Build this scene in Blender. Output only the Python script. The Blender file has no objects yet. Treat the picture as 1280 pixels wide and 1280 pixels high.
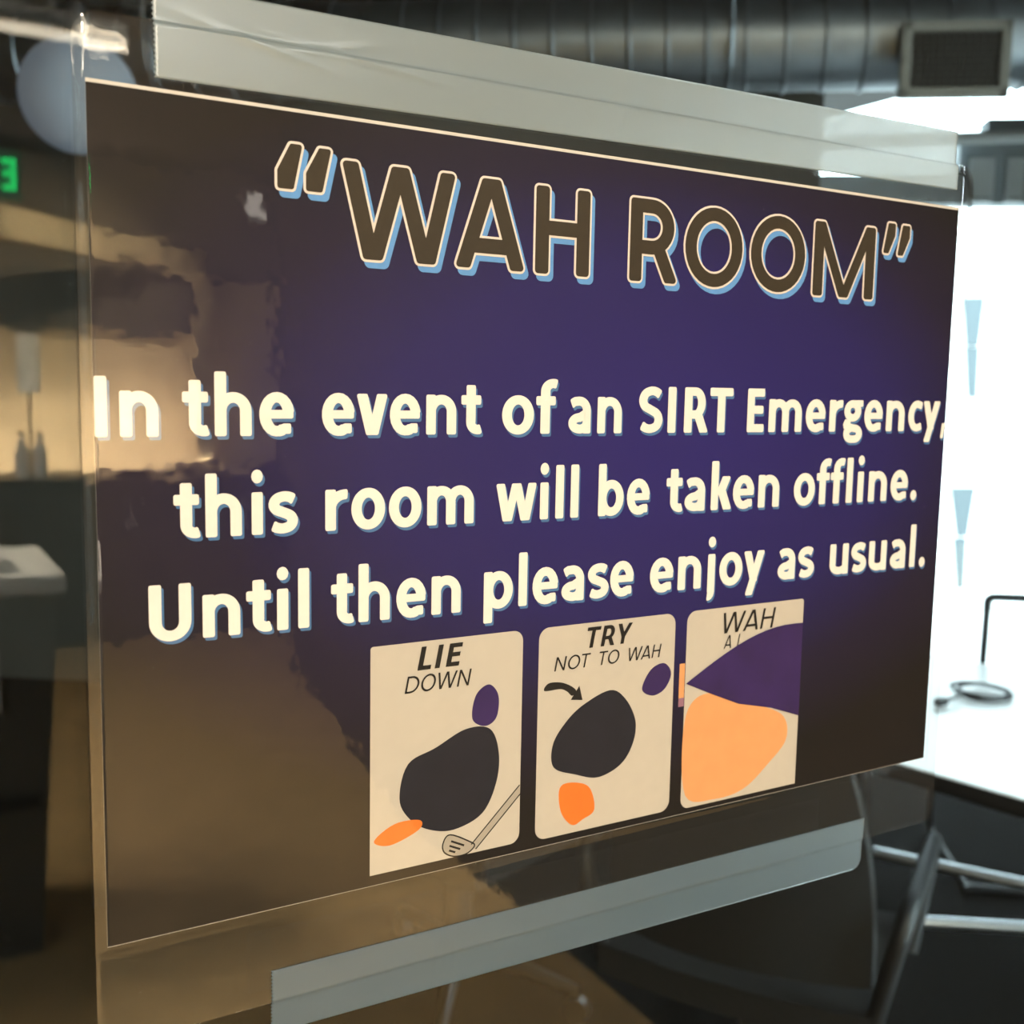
import bpy, bmesh, math, random
from mathutils import Vector, Matrix
from mathutils.geometry import tessellate_polygon

random.seed(7)
S = bpy.context.scene
COL = S.collection
PI = math.pi
ZS = 1.45                      # height of the middle of the sign above the floor

# ------------------------------------------------------------------ camera
cam_d = bpy.data.cameras.new('camera')
cam = bpy.data.objects.new('camera', cam_d)
COL.objects.link(cam)
cam_right = Vector((0.86305642, -0.50476666, 0.01855377))
cam_up = Vector((0.0426072, 0.10935343, 0.99308935))
cam_fwd = Vector((0.50330731, 0.85630161, -0.11588488))
mw = Matrix.Identity(4)
for i in range(3):
    mw[i][0] = cam_right[i]
    mw[i][1] = cam_up[i]
    mw[i][2] = -cam_fwd[i]
mw[0][3], mw[1][3], mw[2][3] = -0.18104401, -0.25113525, 0.03422793 + ZS
cam.matrix_world = mw
cam_d.sensor_width = 36.0
cam_d.lens = 1358.0 / 1280.0 * 36.0
cam_d.clip_start = 0.01
cam_d.clip_end = 200
cam_d.dof.use_dof = True
cam_d.dof.focus_distance = 0.29
cam_d.dof.aperture_fstop = 20.0
S.camera = cam

# ------------------------------------------------------------------ sky, exposure
w = bpy.data.worlds.new('sky')
S.world = w
w.use_nodes = True
bg = w.node_tree.nodes['Background']
bg.inputs[0].default_value = (0.80, 0.93, 1.0, 1)
bg.inputs[1].default_value = 13.0
S.view_settings.view_transform = 'Standard'
S.view_settings.look = 'None'
S.view_settings.gamma = 1.0
S.view_settings.use_curve_mapping = False
S.view_settings.exposure = 0.0
S.cycles.transparent_max_bounces = 24
S.cycles.max_bounces = 8


def area_light(name, loc, target, size, size_y, power, color):
    d = bpy.data.lights.new(name, 'AREA')
    d.shape = 'RECTANGLE'
    d.size, d.size_y = size, size_y
    d.energy = power
    d.color = color
    o = bpy.data.objects.new(name, d)
    o.location = loc
    v = Vector(target) - Vector(loc)
    o.rotation_euler = v.to_track_quat('-Z', 'Y').to_euler()
    COL.objects.link(o)
    return o


WARM = (1.0, 0.86, 0.66)
area_light('corridor_area_light', (-0.8, -3.4, 2.76), (0.0, -3.4, 0.0), 1.2, 0.9, 500, WARM)
area_light('corridor_area_light', (0.25, -2.3, 2.76), (0.25, -2.6, 0.0), 0.9, 0.5, 48, (1.0, 0.96, 0.88))  # unseen light added to brighten the beam, floor and sign
area_light('corridor_area_light', (-1.35, -1.25, 2.76), (-0.2, -0.2, 1.3), 0.9, 0.6, 22, (1.0, 0.95, 0.86))
area_light('counter_light_strip', (0.0, -6.40, 0.97), (0.0, -6.60, 1.10), 3.2, 0.05, 235, (1.0, 0.84, 0.60))
sp_d = bpy.data.lights.new('beam_fill_spot', 'SPOT')  # added spot with no fixture, brightens the pale header beam
sp_d.energy = 1300
sp_d.color = (1.0, 0.84, 0.58)
sp_d.spot_size = math.radians(38)
sp_d.spot_blend = 0.7
sp_d.shadow_soft_size = 0.03
sp_o = bpy.data.objects.new('beam_fill_spot', sp_d)
sp_o.location = (0.95, -3.6, 2.74)
sp_o.rotation_euler = (Vector((0.75, -5.5, 2.17)) - Vector(sp_o.location)).to_track_quat('-Z', 'Y').to_euler()
COL.objects.link(sp_o)


# ------------------------------------------------------------------ materials
def lin(c):
    def f(v):
        v /= 255.0
        return v / 12.92 if v <= 0.04045 else ((v + 0.055) / 1.055) ** 2.4
    return (f(c[0]), f(c[1]), f(c[2]), 1.0)


def pmat(name, col, rough=0.5, metal=0.0, noise=0.0, nscale=20.0, spec=0.5, coat=0.0, bump=0.0, emit=None, estr=0.0):
    m = bpy.data.materials.new(name)
    m.use_nodes = True
    nt = m.node_tree
    b = nt.nodes['Principled BSDF']
    col = tuple(col) if len(col) == 4 else tuple(col) + (1.0,)
    b.inputs['Base Color'].default_value = col
    b.inputs['Roughness'].default_value = rough
    b.inputs['Metallic'].default_value = metal
    b.inputs['Specular IOR Level'].default_value = spec
    b.inputs['Coat Weight'].default_value = coat
    if emit:
        b.inputs['Emission Color'].default_value = emit
        b.inputs['Emission Strength'].default_value = estr
    tc = nt.nodes.new('ShaderNodeTexCoord')
    n = nt.nodes.new('ShaderNodeTexNoise')
    n.inputs['Scale'].default_value = nscale
    n.inputs['Detail'].default_value = 4
    nt.links.new(tc.outputs['Object'], n.inputs['Vector'])
    r = nt.nodes.new('ShaderNodeValToRGB')
    k = noise
    r.color_ramp.elements[0].position = 0.3
    r.color_ramp.elements[1].position = 0.7
    r.color_ramp.elements[0].color = tuple(c * (1 - k) for c in col[:3]) + (1,)
    r.color_ramp.elements[1].color = tuple(min(1, c * (1 + k)) for c in col[:3]) + (1,)
    nt.links.new(n.outputs['Fac'], r.inputs['Fac'])
    nt.links.new(r.outputs['Color'], b.inputs['Base Color'])
    if bump:
        bn = nt.nodes.new('ShaderNodeBump')
        bn.inputs['Distance'].default_value = bump
        nt.links.new(n.outputs['Fac'], bn.inputs['Height'])
        nt.links.new(bn.outputs['Normal'], b.inputs['Normal'])
    return m


def schlick(nt, f0):
    lw = nt.nodes.new('ShaderNodeLayerWeight')
    lw.inputs['Blend'].default_value = 0.5
    p = nt.nodes.new('ShaderNodeMath')
    p.operation = 'POWER'
    p.inputs[1].default_value = 5.0
    nt.links.new(lw.outputs['Facing'], p.inputs[0])
    m = nt.nodes.new('ShaderNodeMath')
    m.operation = 'MULTIPLY_ADD'
    m.inputs[1].default_value = 1.0 - f0
    m.inputs[2].default_value = f0
    nt.links.new(p.outputs[0], m.inputs[0])
    return m.outputs[0], lw


def clear_mat(name, f0, tint=(1, 1, 1), haze=0.0, rough=0.0, bump=0.0, bscale=100.0, haze_col=(0.8, 0.8, 0.8)):
    """a thin clear sheet: Fresnel mirror over straight transmission, with a little scatter"""
    m = bpy.data.materials.new(name)
    m.use_nodes = True
    nt = m.node_tree
    nt.nodes.clear()
    out = nt.nodes.new('ShaderNodeOutputMaterial')
    tr = nt.nodes.new('ShaderNodeBsdfTransparent')
    tr.inputs[0].default_value = tuple(tint) + (1,)
    gl = nt.nodes.new('ShaderNodeBsdfGlossy')
    gl.inputs['Roughness'].default_value = rough
    fac, lw = schlick(nt, f0)
    base = tr.outputs[0]
    if haze:
        df = nt.nodes.new('ShaderNodeBsdfDiffuse')
        df.inputs[0].default_value = tuple(haze_col) + (1,)
        mh = nt.nodes.new('ShaderNodeMixShader')
        mh.inputs[0].default_value = haze
        nt.links.new(tr.outputs[0], mh.inputs[1])
        nt.links.new(df.outputs[0], mh.inputs[2])
        base = mh.outputs[0]
    mx = nt.nodes.new('ShaderNodeMixShader')
    nt.links.new(fac, mx.inputs[0])
    nt.links.new(base, mx.inputs[1])
    nt.links.new(gl.outputs[0], mx.inputs[2])
    nt.links.new(mx.outputs[0], out.inputs[0])
    if bump:
        tc = nt.nodes.new('ShaderNodeTexCoord')
        n = nt.nodes.new('ShaderNodeTexNoise')
        n.inputs['Scale'].default_value = bscale
        n.inputs['Detail'].default_value = 2.0
        nt.links.new(tc.outputs['Object'], n.inputs['Vector'])
        bn = nt.nodes.new('ShaderNodeBump')
        bn.inputs['Distance'].default_value = bump
        nt.links.new(n.outputs['Fac'], bn.inputs['Height'])
        nt.links.new(bn.outputs['Normal'], gl.inputs['Normal'])
    return m


def tape_mat(name, col, clear, back, glare, bscale):
    """matte adhesive tape: part straight-through, part scattered forward, part scattered back"""
    m = bpy.data.materials.new(name)
    m.use_nodes = True
    nt = m.node_tree
    nt.nodes.clear()
    out = nt.nodes.new('ShaderNodeOutputMaterial')
    tr = nt.nodes.new('ShaderNodeBsdfTransparent')
    df = nt.nodes.new('ShaderNodeBsdfDiffuse')
    df.inputs[0].default_value = lin(col)
    tl = nt.nodes.new('ShaderNodeBsdfTranslucent')
    tl.inputs[0].default_value = lin(col)
    gl = nt.nodes.new('ShaderNodeBsdfGlossy')
    gl.inputs['Roughness'].default_value = 0.3
    tc = nt.nodes.new('ShaderNodeTexCoord')
    mp = nt.nodes.new('ShaderNodeMapping')
    mp.inputs['Scale'].default_value = (0.25, 1, 1)
    n = nt.nodes.new('ShaderNodeTexNoise')
    n.inputs['Scale'].default_value = bscale
    n.inputs['Detail'].default_value = 2
    bn = nt.nodes.new('ShaderNodeBump')
    bn.inputs['Distance'].default_value = 0.0003
    nt.links.new(tc.outputs['Object'], mp.inputs[0])
    nt.links.new(mp.outputs[0], n.inputs['Vector'])
    nt.links.new(n.outputs['Fac'], bn.inputs['Height'])
    nt.links.new(bn.outputs[0], gl.inputs['Normal'])
    a = nt.nodes.new('ShaderNodeMixShader')
    a.inputs[0].default_value = back
    nt.links.new(tl.outputs[0], a.inputs[1])
    nt.links.new(df.outputs[0], a.inputs[2])
    b = nt.nodes.new('ShaderNodeMixShader')
    b.inputs[0].default_value = clear
    rf = nt.nodes.new('ShaderNodeBsdfRefraction')
    rf.inputs['Roughness'].default_value = 0.5
    rf.inputs['IOR'].default_value = 1.3
    fs_ = nt.nodes.new('ShaderNodeMixShader')
    fs_.inputs[0].default_value = 0.72
    nt.links.new(tr.outputs[0], fs_.inputs[1])
    nt.links.new(rf.outputs[0], fs_.inputs[2])
    nt.links.new(a.outputs[0], b.inputs[1])
    nt.links.new(fs_.outputs[0], b.inputs[2])
    c = nt.nodes.new('ShaderNodeMixShader')
    c.inputs[0].default_value = glare
    nt.links.new(b.outputs[0], c.inputs[1])
    nt.links.new(gl.outputs[0], c.inputs[2])
    nt.links.new(c.outputs[0], out.inputs[0])
    return m


def print_mat():
    """the printed background of the sign: violet in the middle running to near-black at the edges"""
    m = bpy.data.materials.new('printed_violet')
    m.use_nodes = True
    nt = m.node_tree
    b = nt.nodes['Principled BSDF']
    b.inputs['Roughness'].default_value = 0.6
    b.inputs['Specular IOR Level'].default_value = 0.2
    tc = nt.nodes.new('ShaderNodeTexCoord')
    mp = nt.nodes.new('ShaderNodeMapping')
    mp.inputs['Location'].default_value = (-0.10, 0, -0.16)
    mp.inputs['Scale'].default_value = (5.2, 0.0, 9.2)
    g = nt.nodes.new('ShaderNodeVectorMath')
    g.operation = 'LENGTH'
    n = nt.nodes.new('ShaderNodeTexNoise')
    n.inputs['Scale'].default_value = 900
    n.inputs['Detail'].default_value = 2
    ad = nt.nodes.new('ShaderNodeMath')
    ad.operation = 'MULTIPLY_ADD'
    ad.inputs[1].default_value = 0.06
    r = nt.nodes.new('ShaderNodeValToRGB')
    e = r.color_ramp.elements
    e[0].position = 0.12
    e[0].color = lin((36, 28, 106))
    e[1].position = 0.98
    e[1].color = lin((20, 16, 15))
    x = e.new(0.5)
    x.color = lin((33, 26, 92))
    x = e.new(0.74)
    x.color = lin((27, 20, 48))
    nt.links.new(tc.outputs['Object'], mp.inputs[0])
    nt.links.new(mp.outputs[0], g.inputs[0])
    nt.links.new(tc.outputs['Object'], n.inputs['Vector'])
    nt.links.new(n.outputs['Fac'], ad.inputs[0])
    nt.links.new(g.outputs['Value'], ad.inputs[2])
    nt.links.new(ad.outputs[0], r.inputs[0])
    nt.links.new(r.outputs[0], b.inputs['Base Color'])
    return m


def floor_mat():
    m = pmat('corridor_carpet', lin((172, 144, 98)), 0.85, noise=0.12, nscale=6)
    return m


M = {}
M['film'] = clear_mat('laminate_film', 0.085, (0.99, 0.99, 0.985), 0.006, 0.02, bump=0.00005, bscale=105, haze_col=(0.85, 0.85, 0.8))
M['glass'] = clear_mat('partition_glass', 0.042, (0.93, 0.96, 0.95))
M['wglass'] = clear_mat('window_glass', 0.05, (0.95, 0.97, 0.97))
M['print'] = print_mat()
M['border'] = pmat('paper_white', lin((214, 211, 204)), 0.7, noise=0.02, nscale=400)
M['cream'] = pmat('ink_cream', lin((238, 236, 230)), 0.6, noise=0.02, nscale=500, spec=0.2)
M['shadowblue'] = pmat('ink_steel_blue', lin((74, 118, 168)), 0.6, noise=0.05, nscale=500, spec=0.2)
M['skyblue'] = pmat('ink_sky_blue', lin((98, 156, 218)), 0.6, noise=0.05, nscale=500, spec=0.2)
M['olive'] = pmat('ink_olive', lin((56, 49, 37)), 0.6, noise=0.08, nscale=700, spec=0.2)
M['outline'] = pmat('ink_pale_outline', lin((232, 222, 214)), 0.6, noise=0.02, nscale=500, spec=0.2)
M['panel'] = pmat('ink_light_grey', lin((196, 191, 180)), 0.6, noise=0.02, nscale=300, spec=0.2)
M['ink'] = pmat('ink_black', lin((30, 28, 26)), 0.6, noise=0.1, nscale=500, spec=0.2)
M['navy'] = pmat('ink_navy', lin((30, 31, 42)), 0.6, noise=0.12, nscale=150, spec=0.2)
M['violet'] = pmat('ink_violet', lin((52, 34, 92)), 0.6, noise=0.15, nscale=90, spec=0.2)
M['orange'] = pmat('ink_orange', lin((226, 122, 46)), 0.6, noise=0.04, nscale=150, spec=0.2)
M['peach'] = pmat('ink_peach', lin((222, 162, 108)), 0.6, noise=0.03, nscale=150, spec=0.2)
M['white'] = pmat('ink_white', lin((242, 234, 214)), 0.6, noise=0.03, nscale=300, spec=0.2)
M['clubgrey'] = pmat('ink_club_grey', lin((170, 164, 152)), 0.6, noise=0.04, nscale=300, spec=0.2)
M['mauve'] = pmat('ink_mauve', lin((150, 110, 130)), 0.6, noise=0.04, nscale=300, spec=0.2)
M['tape_top'] = tape_mat('matte_tape', (188, 206, 212), 0.60, 0.66, 0.08, 60)
M['tape_low'] = tape_mat('matte_tape_darkened', (150, 184, 208), 0.80, 0.78, 0.03, 120)  # darker copy of the tape, dark room behind put into its colour

M['duct'] = pmat('galvanised_steel', (0.23, 0.25, 0.27), 0.44, 1.0, noise=0.15, nscale=9)
M['grille'] = pmat('grey_painted_metal', lin((96, 92, 84)), 0.55, 0.0, noise=0.06, nscale=40)
M['grilledark'] = pmat('grille_mesh_dark', lin((44, 42, 38)), 0.6, noise=0.1, nscale=60)
M['roomwall'] = pmat('charcoal_wall_paint', lin((74, 74, 68)), 0.8, noise=0.06, nscale=3)
M['roomceil'] = pmat('dark_open_ceiling', lin((40, 38, 36)), 0.9, noise=0.15, nscale=3)
M['roomfloor'] = pmat('dark_carpet', lin((14, 13, 12)), 0.95, noise=0.2, nscale=60, spec=0.1)
M['winframe'] = pmat('window_frame_grey', lin((170, 180, 186)), 0.6, noise=0.05, nscale=10)
M['paleboard'] = pmat('pale_panel', lin((232, 238, 240)), 0.6, noise=0.04, nscale=10)
M['paving'] = pmat('pale_paving', (0.35, 0.35, 0.34), 0.9, noise=0.06, nscale=0.6)
M['facade'] = pmat('white_facade', (0.85, 0.85, 0.84), 0.8, noise=0.03, nscale=0.5)
M['facadeglass'] = pmat('facade_blue_glass', (0.062, 0.082, 0.092), 0.5, noise=0.1, nscale=0.6)
M['tabletop'] = pmat('white_laminate', (0.88, 0.89, 0.90), 0.35, noise=0.02, nscale=6)
M['tableedge'] = pmat('table_edge_black', lin((34, 34, 36)), 0.5, noise=0.08, nscale=30)
M['steel'] = pmat('brushed_steel', (0.55, 0.57, 0.60), 0.32, 1.0, noise=0.08, nscale=40)
M['chairblack'] = pmat('black_chair_plastic', lin((26, 26, 27)), 0.45, noise=0.1, nscale=30)
M['chairmesh'] = pmat('black_chair_fabric', lin((22, 21, 21)), 0.9, noise=0.2, nscale=200)
M['tubeblack'] = pmat('black_powder_coat', lin((20, 20, 22)), 0.55, noise=0.1, nscale=40)
M['palemesh'] = pmat('pale_seat_shell', lin((222, 226, 228)), 0.6, noise=0.03, nscale=40)
M['globe'] = pmat('frosted_globe', lin((124, 132, 142)), 0.7, noise=0.03, nscale=5, emit=lin((190, 206, 228)), estr=0.16)  # unlit globe, faint emission added to even out its shading
M['cable'] = pmat('black_cable', lin((38, 38, 40)), 0.5, noise=0.1, nscale=60)
M['laptop'] = pmat('grey_laptop', lin((150, 154, 156)), 0.4, 0.3, noise=0.05, nscale=30)

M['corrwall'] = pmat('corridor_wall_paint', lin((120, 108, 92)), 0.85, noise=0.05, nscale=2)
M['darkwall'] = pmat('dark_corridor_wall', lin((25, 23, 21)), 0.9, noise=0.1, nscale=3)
M['corrceil'] = pmat('corridor_ceiling_paint', lin((74, 62, 58)), 0.9, noise=0.06, nscale=2)
M['corrfloor'] = floor_mat()
M['splash'] = pmat('tan_backsplash', lin((196, 174, 140)), 0.7, noise=0.06, nscale=8)
M['counterdark'] = pmat('dark_cabinet', lin((40, 34, 28)), 0.6, noise=0.1, nscale=6)
M['oak'] = pmat('pale_oak_trim', lin((206, 186, 150)), 0.6, noise=0.08, nscale=12)
M['silver'] = pmat('silver_lid', (0.72, 0.70, 0.66), 0.38, 1.0, noise=0.08, nscale=30)
M['bingrey'] = pmat('grey_bin_body', lin((100, 97, 90)), 0.6, noise=0.06, nscale=12)
M['exitgreen'] = pmat('exit_green_glow', lin((20, 190, 110)), 0.5, emit=lin((10, 235, 110)), estr=7.0)
M['exitbody'] = pmat('exit_housing', lin((30, 60, 48)), 0.4, emit=lin((10, 200, 90)), estr=0.25)
M['lampbody'] = pmat('lamp_aluminium', (0.75, 0.70, 0.60), 0.4, 0.6, noise=0.04, nscale=20)
M['lampglow'] = pmat('lamp_diffuser', (0.9, 0.85, 0.75), 0.5, emit=(1.0, 0.86, 0.66, 1), estr=9.0)
M['panelglow'] = pmat('lamp_panel_glow', (0.9, 0.88, 0.82), 0.5, emit=(1.0, 0.92, 0.82, 1), estr=2.6)
M['towel'] = pmat('paper_towel_white', lin((235, 232, 226)), 0.9, noise=0.04, nscale=60)


# ------------------------------------------------------------------ mesh helpers
class MB:
    def __init__(self):
        self.v, self.f = [], []

    def add(self, vs, fs):
        n = len(self.v)
        self.v += [tuple(p) for p in vs]
        self.f += [tuple(i + n for i in q) for q in fs]
        return self

    def box(self, x0, x1, y0, y1, z0, z1, mat=None):
        vs = [(x, y, z) for z in (z0, z1) for y in (y0, y1) for x in (x0, x1)]
        if mat is not None:
            vs = [mat @ Vector(p) for p in vs]
        return self.add(vs, [(0, 2, 3, 1), (4, 5, 7, 6), (0, 1, 5, 4), (2, 6, 7, 3), (0, 4, 6, 2), (1, 3, 7, 5)])

    def rbox(self, x0, x1, y0, y1, z0, z1, b, mat=None):
        """box with chamfered edges"""
        bm = bmesh.new()
        bmesh.ops.create_cube(bm, size=1.0)
        for p in bm.verts:
            p.co = Vector(((x0 + x1) / 2 + p.co.x * (x1 - x0), (y0 + y1) / 2 + p.co.y * (y1 - y0), (z0 + z1) / 2 + p.co.z * (z1 - z0)))
        bmesh.ops.bevel(bm, geom=list(bm.edges), offset=b, segments=2, profile=0.6, affect='EDGES')
        bm.verts.index_update()
        vs = [p.co.copy() for p in bm.verts]
        if mat is not None:
            vs = [mat @ p for p in vs]
        self.add(vs, [[q.index for q in f.verts] for f in bm.faces])
        bm.free()
        return self

    def tube(self, pts, r, n=10, closed=False):
        pts = [Vector(p) for p in pts]
        m = len(pts)
        vs, fs = [], []
        up = None
        for i, p in enumerate(pts):
            if closed:
                t = pts[(i + 1) % m] - pts[i - 1]
            else:
                t = pts[min(i + 1, m - 1)] - pts[max(i - 1, 0)]
            t.normalize()
            if up is None:
                up = Vector((0, 0, 1)) if abs(t.z) < 0.9 else Vector((1, 0, 0))
            a = t.cross(up).normalized()
            b = a.cross(t).normalized()
            up = b
            rr = r[i] if isinstance(r, (list, tuple)) else r
            for k in range(n):
                vs.append(p + a * rr * math.cos(2 * PI * k / n) + b * rr * math.sin(2 * PI * k / n))
        rng = m if closed else m - 1
        for i in range(rng):
            j = (i + 1) % m
            for k in range(n):
                fs.append((i * n + k, i * n + (k + 1) % n, j * n + (k + 1) % n, j * n + k))
        if not closed:
            fs.append(tuple(range(n))[::-1])
            fs.append(tuple((m - 1) * n + k for k in range(n)))
        return self.add(vs, fs)

    def lathe(self, prof, n=40, mat=None):
        vs, fs = [], []
        for r, z in prof:
            for k in range(n):
                p = Vector((r * math.cos(2 * PI * k / n), r * math.sin(2 * PI * k / n), z))
                vs.append(mat @ p if mat is not None else p)
        for i in range(len(prof) - 1):
            for k in range(n):
                fs.append((i * n + k, i * n + (k + 1) % n, (i + 1) * n + (k + 1) % n, (i + 1) * n + k))
        fs.append(tuple(range(n))[::-1])
        fs.append(tuple((len(prof) - 1) * n + k for k in range(n)))
        return self.add(vs, fs)

    def build(self, name, mat, parent=None, smooth=False, origin=(0, 0, 0)):
        o3 = Vector(origin)
        me = bpy.data.meshes.new(name)
        me.from_pydata([tuple(Vector(p) - o3) for p in self.v], [], self.f)
        me.update()
        me.materials.append(mat)
        if smooth:
            me.polygons.foreach_set('use_smooth', [True] * len(me.polygons))
            try:
                me.set_sharp_from_angle(angle=math.radians(40))
            except Exception:
                pass
        o = bpy.data.objects.new(name, me)
        COL.objects.link(o)
        if parent is not None:
            o.parent = parent
        o.location = o3
        return o


def tag(o, label, cat, group=None, kind=None):
    o['label'] = label
    o['category'] = cat
    if group:
        o['group'] = group
    if kind:
        o['kind'] = kind
    return o


def thing(name, label, cat, loc=(0, 0, 0), rz=0.0, group=None):
    o = bpy.data.objects.new(name, None)
    o.empty_display_size = 0.05
    COL.objects.link(o)
    o.location = loc
    o.rotation_euler = (0, 0, rz)
    return tag(o, label, cat, group)


def struct(name, mb, mat, label=None):
    o = mb.build(name, mat)
    o['kind'] = 'structure'
    if label:
        o['label'] = label
    return o


def copy_tree(o, parent=None):
    c = o.copy()
    COL.objects.link(c)
    if parent is not None:
        c.parent = parent
    for ch in list(o.children):
        copy_tree(ch, c)
    return c


def arc3(c, r, a0, a1, n, ex, ey):
    c, ex, ey = Vector(c), Vector(ex), Vector(ey)
    return [c + ex * r * math.cos(a0 + (a1 - a0) * i / n) + ey * r * math.sin(a0 + (a1 - a0) * i / n) for i in range(n + 1)]


def rounded_path(pts, r, n=6):
    pts = [Vector(p) for p in pts]
    out = [pts[0]]
    for i in range(1, len(pts) - 1):
        a, b, c = pts[i - 1], pts[i], pts[i + 1]
        u, v = (a - b).normalized(), (c - b).normalized()
        rr = min(r, (a - b).length * 0.49, (c - b).length * 0.49)
        p, q = b + u * rr, b + v * rr
        for k in range(n + 1):
            t = k / n
            out.append(p * (1 - t) ** 2 + b * 2 * t * (1 - t) + q * t * t)
    out.append(pts[-1])
    return out


# ================================================================== STRUCTURE
WN = Vector((0.6112, 0.7915, 0.0))          # outward normal of the window wall
WT = Vector((0.7915, -0.6112, 0.0))         # along it, towards the right
C0 = Vector((-0.18104401, -0.25113525, 0.0))
WO = C0 + WN * 4.9                          # foot of the window wall
WMAT = Matrix(((WT.x, WN.x, 0, WO.x), (WT.y, WN.y, 0, WO.y), (0, 0, 1, 0), (0, 0, 0, 1)))
TW = (Vector((3.351, 3.213, 0)) - WO).dot(WT)   # where the windows begin along the wall
CEIL = 3.3

fl = [(-2.2, 0.02), (5.2, 0.02)]
for x in (5.2, -2.2):
    t = (x - WO.x - WN.x * 0.14) / WT.x
    fl.append((x, (WO + WN * 0.14 + WT * t).y))
struct('floor_meeting_room', MB().add([(x, y, z) for z in (-0.1, 0.0) for x, y in fl], [(3, 2, 1, 0), (4, 5, 6, 7), (0, 1, 5, 4), (1, 2, 6, 5), (2, 3, 7, 6), (3, 0, 4, 7)]), M['roomfloor'], 'dark carpet floor of the room behind the glass')
struct('ceiling_meeting_room', MB().box(-2.2, 5.4, -0.04, 7.9, CEIL, CEIL + 0.1), M['roomceil'], 'dark open ceiling behind the glass')
struct('wall_left', MB().box(-2.2, -2.1, 0.02, 7.75, 0, CEIL), M['roomwall'])
struct('wall_right', MB().box(5.2, 5.3, -0.02, 3.0, 0, CEIL), M['roomwall'])
wb = MB()
T0, T1, TE = -6.6, 5.3, TW + 2.2
wb.box(T0, TW, 0.0, 0.14, 0, CEIL, WMAT)
wb.box(TE, T1, 0.0, 0.14, 0, CEIL, WMAT)
wb.box(TW, TE, 0.0, 0.14, 2.79, CEIL, WMAT)
struct('baseboard_back', MB().box(TW, TE, 0.0, 0.14, 0, 0.04, WMAT), M['tabletop'])
struct('wall_back', wb, M['roomwall'], 'dark far wall with the tall bright windows')
t_m = (Vector((3.80, 2.866, 0)) - WO).dot(WT)
t_b = (Vector((3.88, 2.80, 0)) - WO).dot(WT)
sp = MB()
sp.box(TW, t_m, 0.0, 0.12, 2.28, 2.40, WMAT)
sp.box(t_m, t_b, 0.0, 0.12, 2.28, 2.565, WMAT)
sp.box(t_b, TE, 0.0, 0.12, 2.28, 2.625, WMAT)
struct('trim_spandrel', sp, M['winframe'], 'grey band between the clerestory and the tall window')
wf = MB()
for t in (TW, TE - 0.05):
    wf.box(t, t + 0.05, 0.02, 0.11, 0.04, 2.28, WMAT)
win = MB().box(TW, TE, 0.06, 0.072, 0.05, 2.28, WMAT)
o = struct('window_1', win, M['wglass'], 'tall overexposed window behind the white table')
wf.build('window_frame', M['winframe'], o)
o = struct('window_2', MB().box(TW, t_m, 0.06, 0.072, 2.40, 2.79, WMAT).box(t_m, TE, 0.06, 0.072, 2.565, 2.79, WMAT), M['wglass'], 'bright narrow clerestory window under the duct')

# glass partition between corridor and room
struct('wall_glass', MB().box(-1.4, 3.2, 0.0, 0.010, 0.0, 2.75), M['glass'], 'clear glass partition that the sign is taped to')
hd = MB().box(-2.2, 5.3, -0.04, 0.05, 2.75, CEIL)
hd.box(-2.2, -1.4, -0.04, 0.05, 0, 2.75)
hd.box(3.2, 5.3, -0.04, 0.05, 0, 2.75)
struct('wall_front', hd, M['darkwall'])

# corridor on the camera's side
struct('floor_corridor', MB().box(-4.0, 2.3, -7.0, 0.02, -0.1, 0.0), M['corrfloor'], 'beige corridor floor seen as a reflection')
struct('ceiling_corridor', MB().box(-4.0, 2.35, -7.0, -0.04, 2.8, 2.9), M['corrceil'])
dw = MB()
ft = [(1.34, -0.04), (1.34, -3.1), (1.64, -5.0), (2.15, -6.9)]
ring_ = ft + [(x + 0.16, y) for x, y in ft[::-1]]
vs = [(x, y, z) for z in (0.0, 2.8) for x, y in ring_]
k8 = len(ring_)
dw.add(vs, [(i, (i + 1) % k8, k8 + (i + 1) % k8, k8 + i) for i in range(k8)] + [(i, i + 1, k8 - 2 - i, k8 - 1 - i) for i in range(3)] + [(k8 + i, k8 + k8 - 1 - i, k8 + k8 - 2 - i, k8 + i + 1) for i in range(3)])
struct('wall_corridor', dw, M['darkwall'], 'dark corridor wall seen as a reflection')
struct('wall_corridor_far', MB().box(-4.0, 2.3, -7.0, -6.86, 0, 2.8), M['corrwall'])
struct('wall_corridor_side', MB().box(-4.1, -4.0, -7.0, 0.0, 0, 2.8), M['corrwall'])
struct('trim_backsplash', MB().box(-2.2, 2.06, -6.86, -6.60, 0.93, 2.1), M['splash'], 'warm lit tan backsplash seen as a reflection')
exec_beam = MB()
b0, b1 = Vector((-0.2, -4.62, 0)), Vector((1.60, -6.40, 0))
bd = (b1 - b0).normalized()
bn = Vector((bd.y, -bd.x, 0))
vs = []
for z in (2.10, 2.24):
    for p in (b0, b1, b1 + bn * 0.1, b0 + bn * 0.1):
        vs.append((p.x, p.y, z))
exec_beam.add(vs, [(0, 1, 5, 4), (1, 2, 6, 5), (2, 3, 7, 6), (3, 0, 4, 7), (0, 3, 2, 1), (4, 5, 6, 7)])
struct('trim_1', exec_beam, M['oak'], 'pale header beam seen as a reflection')
struct('trim_2', MB().box(1.52, 1.62, -6.50, -6.40, 0.94, 2.10), M['oak'], 'pale upright post seen as a reflection')

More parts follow.
